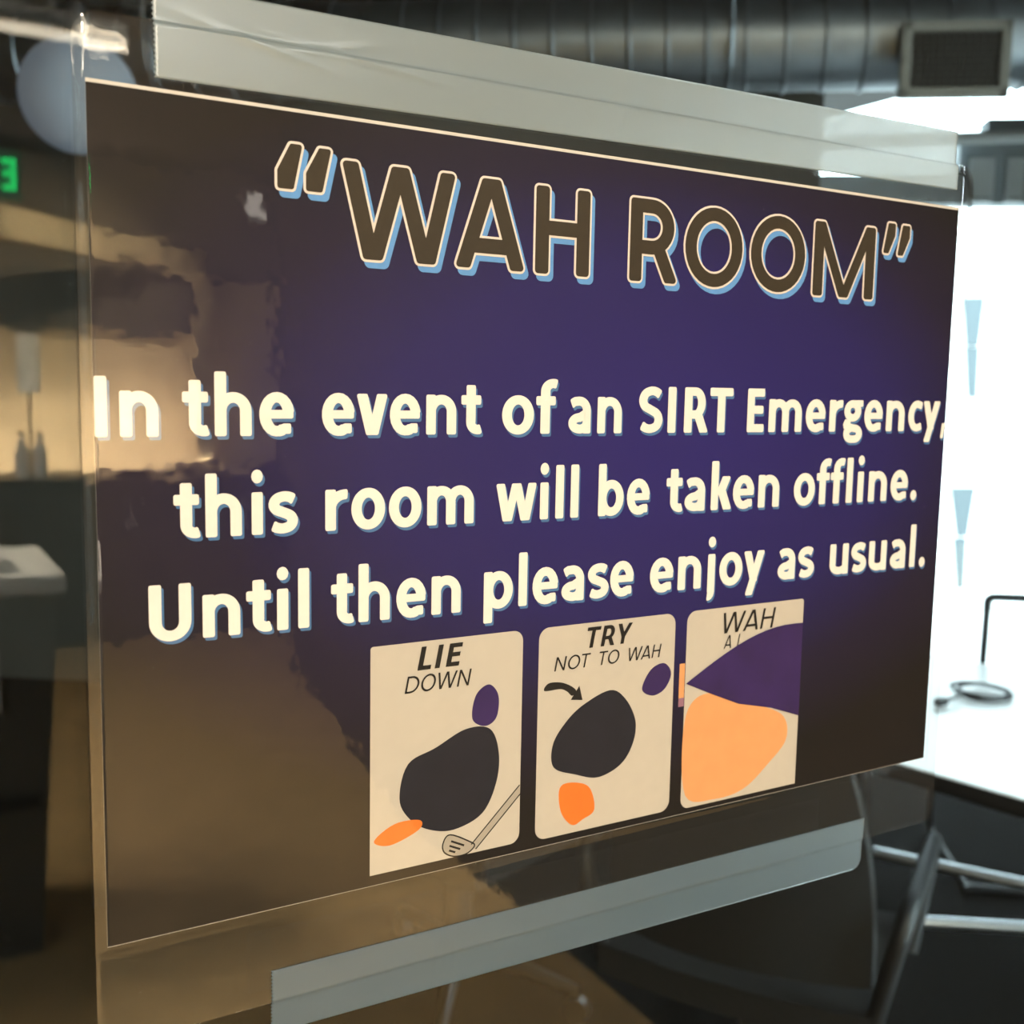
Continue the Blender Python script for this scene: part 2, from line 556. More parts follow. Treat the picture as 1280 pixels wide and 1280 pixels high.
# building outside
struct('ground_outside', MB().box(-20, 25, 0.6, 40, -3.1, -3.0, WMAT), M['paving'], 'pale paving outside the window')
bld = thing('neighbouring_building', 'overexposed white building outside the tall window', 'building')
MB().box(-6, 12, 9.0, 12.0, -3, 3.3, WMAT).build('facade', M['facade'], bld)
MB().box(-6.2, 12.2, 8.85, 9.0, 3.1, 3.4, WMAT).build('parapet', M['facade'], bld)


def on_facade(px, py, depth):
    d = cam_fwd + cam_right * ((px - 640) / 1358.0) - cam_up * ((py - 640) / 1358.0)
    o = Vector((C0.x, C0.y, ZS + 0.03422793))
    k = (4.9 + depth) / d.dot(WN)
    return WMAT.inverted() @ (o + d * k)


for quad in (((1205, 372), (1231, 372), (1223, 432), (1209, 432)), ((1208, 434), (1224, 434), (1221, 497), (1211, 497)),
             ((1190, 610), (1219, 610), (1209, 670), (1197, 670)), ((1193, 673), (1208, 673), (1205, 736), (1197, 736))):
    ps = [on_facade(px, py, 8.95) for px, py in quad]
    vs = [WMAT @ p for p in ps] + [WMAT @ (p + Vector((0, 0.05, 0))) for p in ps]
    MB().add(vs, [(0, 1, 2, 3), (7, 6, 5, 4), (0, 4, 5, 1), (1, 5, 6, 2), (2, 6, 7, 3), (3, 7, 4, 0)]).build('window', M['facadeglass'], bld)

# ================================================================== LETTER SHAPES
# every glyph is a list of strokes in em units: ('p', pts, closed) a pen path, ('q', pts) a straight-sided polygon


def el(cx, cy, rx, ry, a0, a1, n=18):
    return [(cx + rx * math.cos(math.radians(a0 + (a1 - a0) * i / n)), cy + ry * math.sin(math.radians(a0 + (a1 - a0) * i / n))) for i in range(n + 1)]


def ring(cx, cy, rx, ry, n=36):
    return ('p', [(cx + rx * math.cos(2 * PI * i / n), cy + ry * math.sin(2 * PI * i / n)) for i in range(n)], True)


def pen(*pts):
    out = []
    for p in pts:
        if isinstance(p, list):
            out += p
        else:
            out.append(p)
    return ('p', out, False)


def vbar(x, y0, y1, t):
    return ('q', [(x - t / 2, y0), (x + t / 2, y0), (x + t / 2, y1), (x - t / 2, y1)])


def hbar(x0, x1, y, t):
    return ('q', [(x0, y - t / 2), (x1, y - t / 2), (x1, y + t / 2), (x0, y + t / 2)])


def diag(x0, y0, x1, y1, w):
    """slanted bar cut level at both ends, w wide along the cut"""
    if y0 > y1:
        x0, y0, x1, y1 = x1, y1, x0, y0
    return ('q', [(x0 - w / 2, y0), (x0 + w / 2, y0), (x1 + w / 2, y1), (x1 - w / 2, y1)])


def dot(cx, cy, d):
    return ('q', [(cx + d / 2 * math.cos(2 * PI * i / 12), cy + d / 2 * math.sin(2 * PI * i / 12)) for i in range(12)])


S_LINE = [(1.0, 0.90), (0.80, 0.975), (0.52, 1.0), (0.20, 0.93), (0.05, 0.76), (0.16, 0.60), (0.48, 0.505), (0.82, 0.40), (0.95, 0.24), (0.82, 0.07), (0.50, 0.0), (0.22, 0.02), (0.0, 0.09)]


def ess(x0, x1, y0, y1):
    p = S_LINE
    out = []
    for i in range(len(p) - 1):
        a, b, c, d = [Vector(p[max(0, min(len(p) - 1, i + k))]) for k in (-1, 0, 1, 2)]
        for k in range(4):
            t = k / 4
            q = 0.5 * ((2 * b) + (c - a) * t + (2 * a - 5 * b + 4 * c - d) * t * t + (3 * b - a - 3 * c + d) * t ** 3)
            out.append((x0 + (x1 - x0) * q.x, y0 + (y1 - y0) * q.y))
    out.append((x0 + (x1 - x0) * p[-1][0], y0 + (y1 - y0) * p[-1][1]))
    return ('p', out, False)


def poly(*pts):
    return ('q', list(pts))


def glyph(ch, t, h, X=0.487, CAP=0.640, ASC=0.715):
    """strokes and advance width of one character; t upright and h level stroke thickness"""
    a, b = t / 2, h / 2
    r = X - b
    if ch == 'n' or ch == 'h':
        W = 0.43 + t * 0.35
        top = ASC if ch == 'h' else X
        return [vbar(a, 0, top, t), pen((a, r * 0.72), el(W / 2, r * 0.64, W / 2 - a, r * 0.36, 160, 0), (W - a, 0))], W + 0.075, 0.07
    if ch == 'm':
        W = 0.70 + t * 0.4
        m = W / 2
        q = (m - a) / 2
        return [vbar(a, 0, X, t), pen((a, r * 0.74), el(a + q, r * 0.66, q, r * 0.34, 160, 0), (m, 0)),
                pen((m, r * 0.74), el(m + q, r * 0.66, q, r * 0.34, 160, 0), (W - a, 0))], W + 0.075, 0.07
    if ch == 'u':
        W = 0.43 + t * 0.35
        return [vbar(W - a, 0, X, t), pen((a, X), (a, r * 0.5), el(W / 2, b + r * 0.36 - b, W / 2 - a, r * 0.36 - b, 180, 340), (W - a, r * 0.34))], W + 0.075, 0.07
    if ch == 'r':
        W = 0.33
        return [vbar(a, 0, X, t), pen((a, r * 0.66), el(W - 0.03, r * 0.60, W - 0.03 - a, r * 0.40, 165, 85))], W + 0.02, 0.07
    if ch == 'o':
        W = 0.505
        return [ring(W / 2, X / 2, W / 2 - a, X / 2 - b + 0.008)], W + 0.03, 0.035
    if ch == 'e':
        W = 0.475
        return [pen((W - a, X * 0.53), el(W / 2, X / 2, W / 2 - a, X / 2 - b + 0.008, 8, 300)),
                pen(el(W / 2 + 0.015, X / 2, W / 2 - a, X / 2 - b + 0.008, 268, 302, 6), (W - 0.045, b + 0.022)),
                hbar(a * 0.9, W - 0.012, X * 0.50, h * 0.82)], W + 0.03, 0.035
    if ch == 'c':
        W = 0.385
        return [pen((W - 0.02, r - 0.022), el(W / 2 + 0.045, X / 2, W / 2 + 0.045 - a, X / 2 - b + 0.008, 75, 285), (W - 0.02, b + 0.022))], W + 0.02, 0.035
    if ch == 'a':
        W = 0.425
        return [pen((0.055, r - 0.040), (0.12, r - 0.006), el(W / 2 - 0.01, r - 0.13, W / 2 + 0.01 - a, 0.13, 88, 0), (W - a, 0)),
                pen((W - a, X * 0.56), el(a + 0.145, X * 0.275, 0.145, X * 0.275 - b, 90, 270), el(a + 0.145, X * 0.275 + 0.02, W - t - 0.145, X * 0.275 - b + 0.02, 272, 325, 8))], W + 0.07, 0.04
    if ch == 's':
        W = 0.375
        return [ess(a * 0.55, W - a * 0.55, b, r)], W + 0.02, 0.03
    if ch == 'g':
        W = 0.46
        return [ring(0.205, X * 0.66, 0.205 - a * 0.92, X * 0.34 - b), hbar(0.24, W, X - b * 0.85, h * 0.85),
                pen((0.09, X * 0.36), el(0.135, X * 0.205, 0.085, X * 0.07, 130, 260, 8), (0.22, X * 0.105), el(0.27, -0.04, W - 0.27 - a * 0.95, 0.085, 90, -90, 12),
                    el(0.19, -0.04, 0.19 - a * 0.9, 0.085, 270, 90, 12))], W + 0.02, 0.02
    if ch == 'y':
        W = 0.47
        k = t * 1.06
        return [diag(k / 2, X, W / 2 + 0.005, 0.02, k), ('q', [(W - k, X), (W, X), (W / 2 - 0.03, -0.185), (W / 2 - 0.03 - k, -0.185)])], W + 0.005, 0.005
    if ch == 'v':
        W = 0.465
        k = t * 1.06
        return [diag(k / 2, X, W / 2 - 0.01, 0, k), diag(W - k / 2, X, W / 2 + 0.01, 0, k)], W + 0.005, 0.005
    if ch == 'w':
        W = 0.735
        k = t * 1.0
        return [diag(k / 2, X, W * 0.27, 0, k), diag(W * 0.5 - 0.01, X, W * 0.29, 0, k * 0.95), diag(W * 0.5 + 0.01, X, W * 0.71, 0, k * 0.95), diag(W - k / 2, X, W * 0.73, 0, k)], W + 0.005, 0.005
    if ch == 'i':
        return [vbar(a, 0, X, t), dot(a, 0.672, t * 1.04)], t + 0.075, 0.07
    if ch == 'j':
        return [pen((a + 0.03, X), (a + 0.03, -0.06), el(a - 0.035, -0.06, 0.065, 0.085, 0, -100, 10)), dot(a + 0.03, 0.672, t * 1.04)], t + 0.10, 0.05
    if ch == 'l':
        return [vbar(a, 0, ASC, t)], t + 0.075, 0.07
    if ch == 'f':
        return [pen((0.075 + a, 0), (0.075 + a, 0.55), el(0.075 + a + 0.13, 0.55, 0.13, ASC - b - 0.55, 180, 80), (0.335, ASC - b - 0.012)), hbar(0.0, 0.315, X - b, h)], 0.335, 0.015
    if ch == 't':
        return [pen((0.085 + a, 0.615), (0.085 + a, 0.15), el(0.085 + a + 0.115, 0.15, 0.115, 0.15 - b, 180, 280), (0.325, b + 0.012)), hbar(0.0, 0.325, X - b, h)], 0.345, 0.015
    if ch == 'b':
        W = 0.51
        return [vbar(a, 0, ASC, t), ring(W / 2 + 0.005, X / 2, W / 2 - 0.005 - a, X / 2 - b + 0.004)], W + 0.04, 0.07
    if ch == 'p':
        W = 0.51
        return [vbar(a, -0.185, X, t), ring(W / 2 + 0.005, X / 2, W / 2 - 0.005 - a, X / 2 - b + 0.004)], W + 0.04, 0.07
    if ch == 'k':
        W = 0.44
        k = t * 1.2
        return [vbar(a, 0, ASC, t), diag(W - k / 2 - 0.02, X, t + 0.04, X * 0.46, k), diag(t + 0.07, X * 0.60, W - k / 2 + 0.01, 0, k)], W + 0.01, 0.07
    if ch == '.':
        return [dot(a + 0.01, 0.066, t * 1.12)], t + 0.10, 0.06
    if ch == ',':
        return [poly((0.035, -0.125), (0.105, -0.125), (0.165, 0.12), (0.065, 0.12))], 0.22, 0.01
    # capitals
    if ch == 'I':
        return [vbar(a, 0, CAP, t)], t + 0.09, 0.085
    if ch == 'U':
        W = 0.52
        return [pen((a, CAP), (a, 0.22), el(W / 2, 0.22, W / 2 - a, 0.22 - b, 180, 360), (W - a, CAP))], W + 0.08, 0.075
    if ch == 'E':
        W = 0.37
        return [vbar(a, 0, CAP, t), hbar(0, W, b, h), hbar(0, W - 0.02, CAP / 2 + 0.01, h), hbar(0, W, CAP - b, h)], W + 0.045, 0.085
    if ch == 'L':
        W = 0.36
        return [vbar(a, 0, CAP, t), hbar(0, W, b, h)], W + 0.03, 0.085
    if ch == 'T':
        W = 0.47
        return [vbar(W / 2, 0, CAP, t), hbar(0, W, CAP - b, h)], W + 0.02, 0.01
    if ch == 'S':
        W = 0.425
        return [ess(a * 0.6, W - a * 0.6, b, CAP - b)], W + 0.035, 0.04
    if ch == 'R':
        W = 0.47
        k = t * 1.12
        m = CAP * 0.40
        return [vbar(a, 0, CAP, t), pen((a, CAP - b), (0.2, CAP - b), el(0.21, (CAP - b + m) / 2, W - 0.055 - a - 0.21, (CAP - b - m) / 2, 90, -90), (a, m)),
                diag(0.255, m + b * 0.6, W - k / 2 + 0.01, 0, k)], W + 0.035, 0.085
    if ch == 'A':
        W = 0.60
        k = t * 1.08
        return [diag(k / 2, 0, W / 2 - t * 0.12, CAP, k), diag(W - k / 2, 0, W / 2 + t * 0.12, CAP, k), hbar(W * 0.2, W * 0.8, CAP * 0.245, h)], W + 0.01, 0.005
    if ch == 'H':
        W = 0.50
        return [vbar(a, 0, CAP, t), vbar(W - a, 0, CAP, t), hbar(a, W - a, CAP * 0.52, h)], W + 0.08, 0.085
    if ch == 'W':
        W = 0.88
        k = t * 1.05
        return [diag(k / 2, CAP, W * 0.26 - t * 0.08, 0, k), diag(W * 0.5 - t * 0.1, CAP, W * 0.26 + t * 0.08, 0, k),
                diag(W * 0.5 + t * 0.1, CAP, W * 0.74 - t * 0.08, 0, k), diag(W - k / 2, CAP, W * 0.74 + t * 0.08, 0, k)], W + 0.01, 0.005
    if ch == 'O':
        W = 0.64
        return [ring(W / 2, CAP / 2, W / 2 - a, CAP / 2 - b + 0.012)], W + 0.045, 0.045
    if ch == 'D':
        W = 0.57
        return [vbar(a, 0, CAP, t), pen((a, CAP - b), (0.22, CAP - b), el(0.22, CAP / 2, W - a - 0.22, CAP / 2 - b, 90, -90), (a, b))], W + 0.045, 0.085
    if ch == 'N':
        W = 0.54
        return [vbar(a, 0, CAP, t), vbar(W - a, 0, CAP, t), diag(a * 1.1, CAP, W - a * 1.1, 0, t * 1.1)], W + 0.09, 0.085
    if ch == 'Y':
        W = 0.52
        k = t * 1.1
        return [vbar(W / 2, 0, CAP * 0.46, t), diag(k / 2, CAP, W / 2, CAP * 0.36, k), diag(W - k / 2, CAP, W / 2, CAP * 0.36, k)], W + 0.01, 0.005
    if ch == 'X':
        W = 0.5
        return [diag(t / 2, 0, W - t / 2, CAP, t * 1.1), diag(t / 2, CAP, W - t / 2, 0, t * 1.1)], W + 0.02, 0.01
    if ch == 'M':
        W = 0.82
        return [vbar(a, 0, CAP, t), vbar(W - a, 0, CAP, t), diag(t * 0.62, CAP, W / 2, 0, t * 1.0), diag(W - t * 0.62, CAP, W / 2, 0, t * 1.0)], W + 0.09, 0.085
    if ch == '\u201c':
        return [poly((0.0, 0.40), (0.125, 0.40), (0.20, 0.70), (0.075, 0.70))], 0.3, 0.0
    return [], 0.226, 0.0


def clean_dir(p, q):
    d = Vector((q[0] - p[0], q[1] - p[1]))
    return d.normalized() if d.length > 1e-9 else Vector((1, 0))


def dilated_polygon(pts, rad, grow):
    """convex polygon with corners rounded by rad, then grown outwards by grow"""
    pts = [Vector(p) for p in pts]
    area = sum(pts[i - 1].x * pts[i].y - pts[i].x * pts[i - 1].y for i in range(len(pts)))
    if area < 0:
        pts = pts[::-1]
    n = len(pts)
    ins = []
    for i in range(n):
        a, b, c = pts[i - 1], pts[i], pts[(i + 1) % n]
        d0, d1 = (b - a).normalized(), (c - b).normalized()
        n0, n1 = Vector((-d0.y, d0.x)), Vector((-d1.y, d1.x))
        m = (n0 + n1)
        k = rad / max(0.25, 1 + n0.dot(n1))
        ins.append((b + m * k, -n0, -n1))
    out = []
    for p, o0, o1 in ins:
        a0, a1 = math.atan2(o0.y, o0.x), math.atan2(o1.y, o1.x)
        while a1 < a0:
            a1 += 2 * PI
        for k in range(5):
            t = a0 + (a1 - a0) * k / 4
            out.append(p + Vector((math.cos(t), math.sin(t))) * (rad + grow))
    return out


def dilated_path(pts, closed, t, h, rad, grow):
    """left and right rails of a pen path of elliptical pen t x h"""
    P2 = []
    for p in pts:
        v = Vector(p)
        if not P2 or (v - P2[-1]).length > 1e-4:
            P2.append(v)
    if closed and (P2[0] - P2[-1]).length < 1e-4:
        P2.pop()
    n = len(P2)
    tang = []
    for i in range(n):
        if closed:
            d = clean_dir(P2[i - 1], P2[(i + 1) % n])
        else:
            d = clean_dir(P2[max(i - 1, 0)], P2[min(i + 1, n - 1)])
        tang.append(d)

    def half(d):
        return 0.5 * math.sqrt((t * d.y) ** 2 + (h * d.x) ** 2) + grow
    secs = [(P2[i], tang[i], half(tang[i])) for i in range(n)]
    if not closed:
        R = rad + grow
        for end in (0, 1):
            p, d, hw = secs[-1] if end else secs[0]
            if not end:
                d = -d
            caps = []
            rr = min(R, hw * 0.98)
            base = p + d * (grow - rr)
            for k in range(1, 6):
                th = k / 5 * PI / 2
                caps.append((base + d * rr * math.sin(th), d if end else -d, hw - rr * (1 - math.cos(th))))
            # the last full-width section sits back by the corner radius
            if end:
                secs[-1] = (base, d, hw)
                secs = secs + caps
            else:
                secs[0] = (base, -d, hw)
                secs = caps[::-1] + secs
    left = [p + Vector((-d.y, d.x)) * k for p, d, k in secs]
    right = [p - Vector((-d.y, d.x)) * k for p, d, k in secs]
    return left, right


def put_glyph(mb, strokes, fn, y, t, h, rad, grow, dx=0.0, dy=0.0):
    """fn maps glyph units to sign x, z"""
    for k, s in enumerate(strokes):
        yy = y - 0.000008 * (k + 1)
        if s[0] == 'q':
            pg = dilated_polygon(s[1], rad, grow)
            vs = []
            for p in pg:
                x, z = fn(p.x, p.y)
                vs.append((x + dx, yy, z + dy))
            mb.add(vs, [tuple(range(len(vs)))])
        else:
            l, r = dilated_path(s[1], s[2], t, h, rad, grow)
            n = len(l)
            vs = []
            for p in l + r:
                x, z = fn(p.x, p.y)
                vs.append((x + dx, yy - 4e-7 * (len(vs) % n), z + dy))
            fs = [(n + i, n + i + 1, i + 1, i) for i in range(n - 1)]
            if s[2]:
                fs.append((2 * n - 1, n, 0, n - 1))
            mb.add(vs, fs)


def set_words(mb, words, base, em, t, h, y, rad=0.03, grow=0.0, dx=0.0, dz=0.0, shear=0.0, **kw):
    """words: (text, x0, x1): each fitted between two points of the line"""
    flip = 0
    for text, x0, x1 in words:
        gl = [glyph(c, t, h, **kw) for c in text]
        pos, x = [], 0.0
        for i, (st, adv, lsb) in enumerate(gl):
            x += lsb if i else 0.0
            pos.append(x)
            x += adv
        last = gl[-1][0]
        xs = [p[0] for s in last for p in s[1]]
        extra = t / 2 if last and last[-1][0] == 'p' else 0.0
        total = pos[-1] + max(xs) + extra
        k = (x1 - x0) / total
        for i, (st, adv, lsb) in enumerate(gl):
            flip = (flip + 1) % 3
            put_glyph(mb, st, lambda gx, gy, q=pos[i]: (x0 + (q + gx) * k + gy * em * shear, base + gy * em), y - flip * 0.00003, t, h, rad, grow, dx, dz)


# ================================================================== THE SIGN
SX = 0.1397
sign = thing('laminated_sign', 'purple laminated room sign in a clear pouch taped to the glass', 'sign', (0, 0, ZS))


def flat(pts, y, mb=None):
    mb = mb or MB()
    vs = [(p[0], y, p[1]) for p in pts]
    n = len(vs)
    tris = tessellate_polygon([[Vector((p[0], p[1], 0)) for p in pts]])
    return mb.add(vs, [tuple(t) for t in tris])


def rrect(x0, x1, z0, z1, r):
    """rounded rectangle; r = radii of the corners bottom-left, bottom-right, top-right, top-left"""
    out = []
    for cx, cz, a, k in ((x0, z0, 180, r[0]), (x1, z0, 270, r[1]), (x1, z1, 0, r[2]), (x0, z1, 90, r[3])):
        if k <= 0:
            out.append((cx, cz))
            continue
        ox = cx + (k if cx == x0 else -k)
        oz = cz + (k if cz == z0 else -k)
        for i in range(9):
            t = math.radians(a + 90 * i / 8)
            out.append((ox + k * math.cos(t), oz + k * math.sin(t)))
    return out


def smooth(t):
    t = max(0.0, min(1.0, t))
    return t * t * (3 - 2 * t)


# clear pouch: front and back film round the sheet
PX0, PX1, PZ0, PZ1, PR = -0.1423, 0.1472, -0.1211, 0.1107, 0.006
# sheet area inside the pouch
BX0, BX1, BZ0, BZ1 = -0.1400, 0.1404, -0.0966, 0.0971


def grid_axis(a, b, marks, fine=0.0006, n=24):
    vals = [a, b]
    for m in marks:
        for k in range(-7, 8):
            v = m + k * fine
            if a < v < b:
                vals.append(v)
    for i in range(n + 1):
        vals.append(a + (b - a) * i / n)
    vals = sorted(vals)
    out = [vals[0]]
    for v in vals[1:]:
        if v - out[-1] > fine * 0.45:
            out.append(v)
    out[-1] = b
    return out


def pouch_lift(px, pz):
    """how far the front film stands off the glass: full over the sheet, low in the margins"""
    dd = min(px - BX0, BX1 - px, pz - BZ0)
    k = smooth((dd + 0.0022) / 0.0026)
    if pz > BZ1 - 0.0005:
        k *= 1.0 - 0.08 * min(1.0, (pz - BZ1 + 0.0005) / (PZ1 - BZ1 + 0.0005))
    ee = min(px - PX0, PX1 - px, pz - PZ0)
    return 0.00042 + 0.00072 * k - 0.00014 * (1.0 - smooth(ee / 0.0009))


gx = grid_axis(PX0, PX1, (PX0 + PR * 0.5, BX0, BX1, PX1 - PR * 0.5))
gz = grid_axis(PZ0, PZ1, (PZ0 + PR * 0.5, BZ0, BZ1, PZ1 - PR * 0.5))
pb = MB()
fr, bk = [], []
for z in gz:
    for x in gx:
        px, pz = x, z
        cx = PX0 + PR if x < PX0 + PR else (PX1 - PR if x > PX1 - PR else None)
        cz = PZ0 + PR if z < PZ0 + PR else (PZ1 - PR if z > PZ1 - PR else None)
        if cx is not None and cz is not None:
            v = Vector((x - cx, z - cz))
            if v.length > 1e-9:
                mx = max(abs(v.x), abs(v.y))
                v = v * (mx / v.length)
            px, pz = cx + v.x, cz + v.y
        lift = pouch_lift(px, pz)
        fr.append((px, -lift, pz))
        bk.append((px, -0.00024, pz))
nx, nz = len(gx), len(gz)
fs = []
for j in range(nz - 1):
    for i in range(nx - 1):
        a = j * nx + i
        fs.append((a, a + 1, a + nx + 1, a + nx))
N = nx * nz
fb = [tuple(N + q for q in f[::-1]) for f in fs]
rim = [i for i in range(nx)] + [j * nx + nx - 1 for j in range(1, nz)] + [(nz - 1) * nx + i for i in range(nx - 2, -1, -1)] + [j * nx for j in range(nz - 2, 0, -1)]
fe = [(rim[(k + 1) % len(rim)], rim[k], rim[k] + N, rim[(k + 1) % len(rim)] + N) for k in range(len(rim))]
pb.add(fr + bk, fs + fb + fe)
pouch = pb.build('laminating_pouch', M['film'], sign, smooth=True)
pouch['label'] = 'clear glossy laminating pouch'

sheet = MB()
sheet.box(BX0 + 0.0003, BX1 - 0.0003, -0.00058, -0.00042, BZ0 + 0.0003, BZ1 - 0.0003)
sheet_o = sheet.build('paper_sheet', M['border'], sign)
flat([(-SX, -0.0962), (0.1400, -0.0962), (0.1400, 0.0960), (-SX, 0.0960)], -0.00060).build('printed_background', M['print'], sheet_o)

# title
YS, YO, YF = -0.00064, -0.00076, -0.00088
TB, TC = 0.0632 + 0.0007, 0.0873 - 0.0007          # baseline and cap line of the fill
TCH = TC - TB
title = [('W', -0.0833, -0.0514), ('A', -0.0528, -0.0308), ('H', -0.0290, -0.0104), ('R', 0.0018, 0.0203), ('O', 0.0214, 0.0445), ('O', 0.0464, 0.0700), ('M', 0.0724, 0.1008)]
tw = 0.0042                                         # upright thickness on the sheet
oline = 0.0006
mf, mo, ms = MB(), MB(), MB()
for i, (ch, x0, x1) in enumerate(title):
    x0, x1 = x0 + 0.0007, x1 - 0.0007
    # glyph built at true size: x in sheet metres
    cap = TCH
    t, h = tw, 0.0038
    W = x1 - x0
    a, b = t / 2, h / 2
    if ch == 'W':
        k = t * 1.0
        st = [diag(k / 2, cap, W * 0.265 - 0.0004, 0, k), diag(W * 0.5 - 0.0002, cap, W * 0.265 + 0.0004, 0, k), diag(W * 0.5 + 0.0002, cap, W * 0.735 - 0.0004, 0, k), diag(W - k / 2, cap, W * 0.735 + 0.0004, 0, k)]
    elif ch == 'A':
        k = t * 1.03
        st = [diag(k / 2, 0, W / 2 - 0.0005, cap, k), diag(W - k / 2, 0, W / 2 + 0.0005, cap, k), hbar(W * 0.22, W * 0.78, cap * 0.255, h)]
    elif ch == 'H':
        st = [vbar(a, 0, cap, t), vbar(W - a, 0, cap, t), hbar(a, W - a, cap * 0.53, h)]
    elif ch == 'R':
        k = t * 1.1
        m = cap * 0.42
        st = [vbar(a, 0, cap, t), pen((a, cap - b), (W * 0.42, cap - b), el(W * 0.44, (cap - b + m) / 2, W * 0.90 - a - W * 0.44, (cap - b - m) / 2, 90, -90), (a, m)), diag(W * 0.55, m + b * 0.5, W - k / 2, 0, k)]
    elif ch == 'O':
        st = [ring(W / 2, cap / 2, W / 2 - a, cap / 2 - b)]
    else:
        st = [vbar(a, 0, cap, t), vbar(W - a, 0, cap, t), diag(t * 0.58, cap, W / 2, 0, t * 0.92), diag(W - t * 0.58, cap, W / 2, 0, t * 0.92)]
    fn = lambda gx_, gy_, q=x0: (q + gx_, TB + gy_)
    rad = 0.0009
    st2 = st
    put_glyph(mf, st2, fn, YF - (i % 2) * 4e-5, t, h, rad, 0)
    put_glyph(mo, st2, fn, YO - (i % 2) * 4e-5, t, h, rad, oline)
    put_glyph(ms, st2, fn, YS - (i % 2) * 4e-5, t, h, rad, oline, 0.0011, -0.0014)


def rounded_path2(pts):
    """Catmull-Rom through a few points"""
    out = []
    for i in range(len(pts) - 1):
        a, b, c, d = [Vector(pts[max(0, min(len(pts) - 1, i + k))]) for k in (-1, 0, 1, 2)]
        for k in range(5):
            t = k / 5
            out.append(0.5 * ((2 * b) + (c - a) * t + (2 * a - 5 * b + 4 * c - d) * t * t + (3 * b - a - 3 * c + d) * t ** 3))
    out.append(Vector(pts[-1]))
    return out


for i, (x0, z0, x1, z1, s) in enumerate(((-0.0990, 0.0779, -0.0917, 0.0894, 1), (-0.0921, 0.0779, -0.0846, 0.0892, 1), (0.1032, 0.0785, 0.1098, 0.0894, -1), (0.1099, 0.0782, 0.1167, 0.0892, -1))):
    x0, x1, z0, z1 = x0 + 0.0006, x1 - 0.0006, z0 + 0.0006, z1 - 0.0006
    W, Hh = x1 - x0, z1 - z0
    q = [(0.0, 0.0), (0.64, 0.0), (1.0, 1.0), (0.52, 1.0), (0.0, 0.40)]
    if s == -1:
        q = [(1.0 - u, 1.0 - v) for u, v in q]
    pg = [(x0 + W * u, z0 + Hh * v) for u, v in q]
    for mb, y, g, dx, dz in ((mf, YF, 0, 0, 0), (mo, YO, oline, 0, 0), (ms, YS, oline, 0.0011, -0.0014)):
        put_glyph(mb, [('q', pg)], lambda a_, b_: (a_, b_), y - (i % 2) * 4e-5, 0.003, 0.003, 0.0006, g, dx, dz)
ms.build('title_shadow', M['skyblue'], sheet_o)
mo.build('title_outline', M['outline'], sheet_o)
mf.build('title_lettering', M['olive'], sheet_o)

lines = [
    (0.0214, [('In', -0.1396, -0.1262), ('the', -0.1208, -0.0949), ('event', -0.0876, -0.0440), ('of', -0.0375, -0.0205), ('an', -0.0165, 0.0013), ('SIRT', 0.0077, 0.0425), ('Emergency,', 0.0485, 0.1398)]),
    (-0.0020, [('this', -0.1231, -0.0936), ('room', -0.0868, -0.0458), ('will', -0.0389, -0.0126), ('be', -0.0058, 0.0120), ('taken', 0.0184, 0.0630), ('offline.', 0.0694, 0.1270)]),
    (-0.0256, [('Until', -0.1290, -0.0911), ('then', -0.0853, -0.0493), ('please', -0.0422, 0.0072), ('enjoy', 0.0134, 0.0582), ('as', 0.0641, 0.0801), ('usual.', 0.0870, 0.1334)]),
]
for base, words in lines:
    a, b = MB(), MB()
    set_words(a, words, base, 0.0205, 0.148, 0.112, YS, 0.022, 0.004, 0.0006, -0.0008)
    set_words(b, words, base, 0.0205, 0.148, 0.112, YF, 0.022, 0.004)
    a.build('message_shadow', M['shadowblue'], sheet_o)
    b.build('message_lettering', M['cream'], sheet_o)

# the three printed picture panels
YP = -0.00062


def blob(pts, n=6):
    """smooth closed outline through points (Catmull-Rom)"""
    m = len(pts)
    out = []
    for i in range(m):
        p0, p1, p2, p3 = [Vector(pts[(i + k) % m]) for k in (-1, 0, 1, 2)]
        for k in range(n):
            t = k / n
            out.append(tuple(0.5 * ((2 * p1) + (p2 - p0) * t + (2 * p0 - 5 * p1 + 4 * p2 - p3) * t * t + (3 * p1 - p0 - 3 * p2 + p3) * t ** 3)))
    return out


def panel(x0, x1, z0, z1, r, label):
    o = flat(rrect(x0, x1, z0, z1, r), YP).build('picture_panel', M['panel'], sign)
    o['label'] = label
    return o


def caption(par, items):
    mb = MB()
    for text, x0, x1, base, cap, t, h, sh in items:
        em = cap / 0.64
        set_words(mb, [(text, x0, x1 - sh * cap)], base, em, t, h, YO, 0.004, 0.0, 0, 0, sh)
    return mb.build('caption', M['ink'], par)


p1 = panel(-0.0747, -0.0295, -0.0934, -0.0325, (0, 0.0030, 0.0030, 0.0008), 'light grey picture panel captioned LIE DOWN')
caption(p1, [('LIE', -0.0616, -0.0482, -0.0401, 0.0062, 0.135, 0.118, 0.20)])
caption(p1, [('DOWN', -0.0652, -0.0455, -0.0459, 0.0045, 0.082, 0.074, 0.20)])
flat(blob([(-0.0664, -0.0740), (-0.0640, -0.0650), (-0.0560, -0.0618), (-0.0470, -0.0580), (-0.0395, -0.0590), (-0.0366, -0.0660), (-0.0372, -0.0745), (-0.0415, -0.0826), (-0.0503, -0.0856), (-0.0580, -0.0840), (-0.0635, -0.0800)]), YS).build('dark_shape', M['navy'], p1)
flat(blob([(-0.0450, -0.0555), (-0.0440, -0.0490), (-0.0400, -0.0465), (-0.0370, -0.0500), (-0.0375, -0.0560), (-0.0410, -0.0580)]), YS - 6e-6).build('violet_shape', M['violet'], p1)
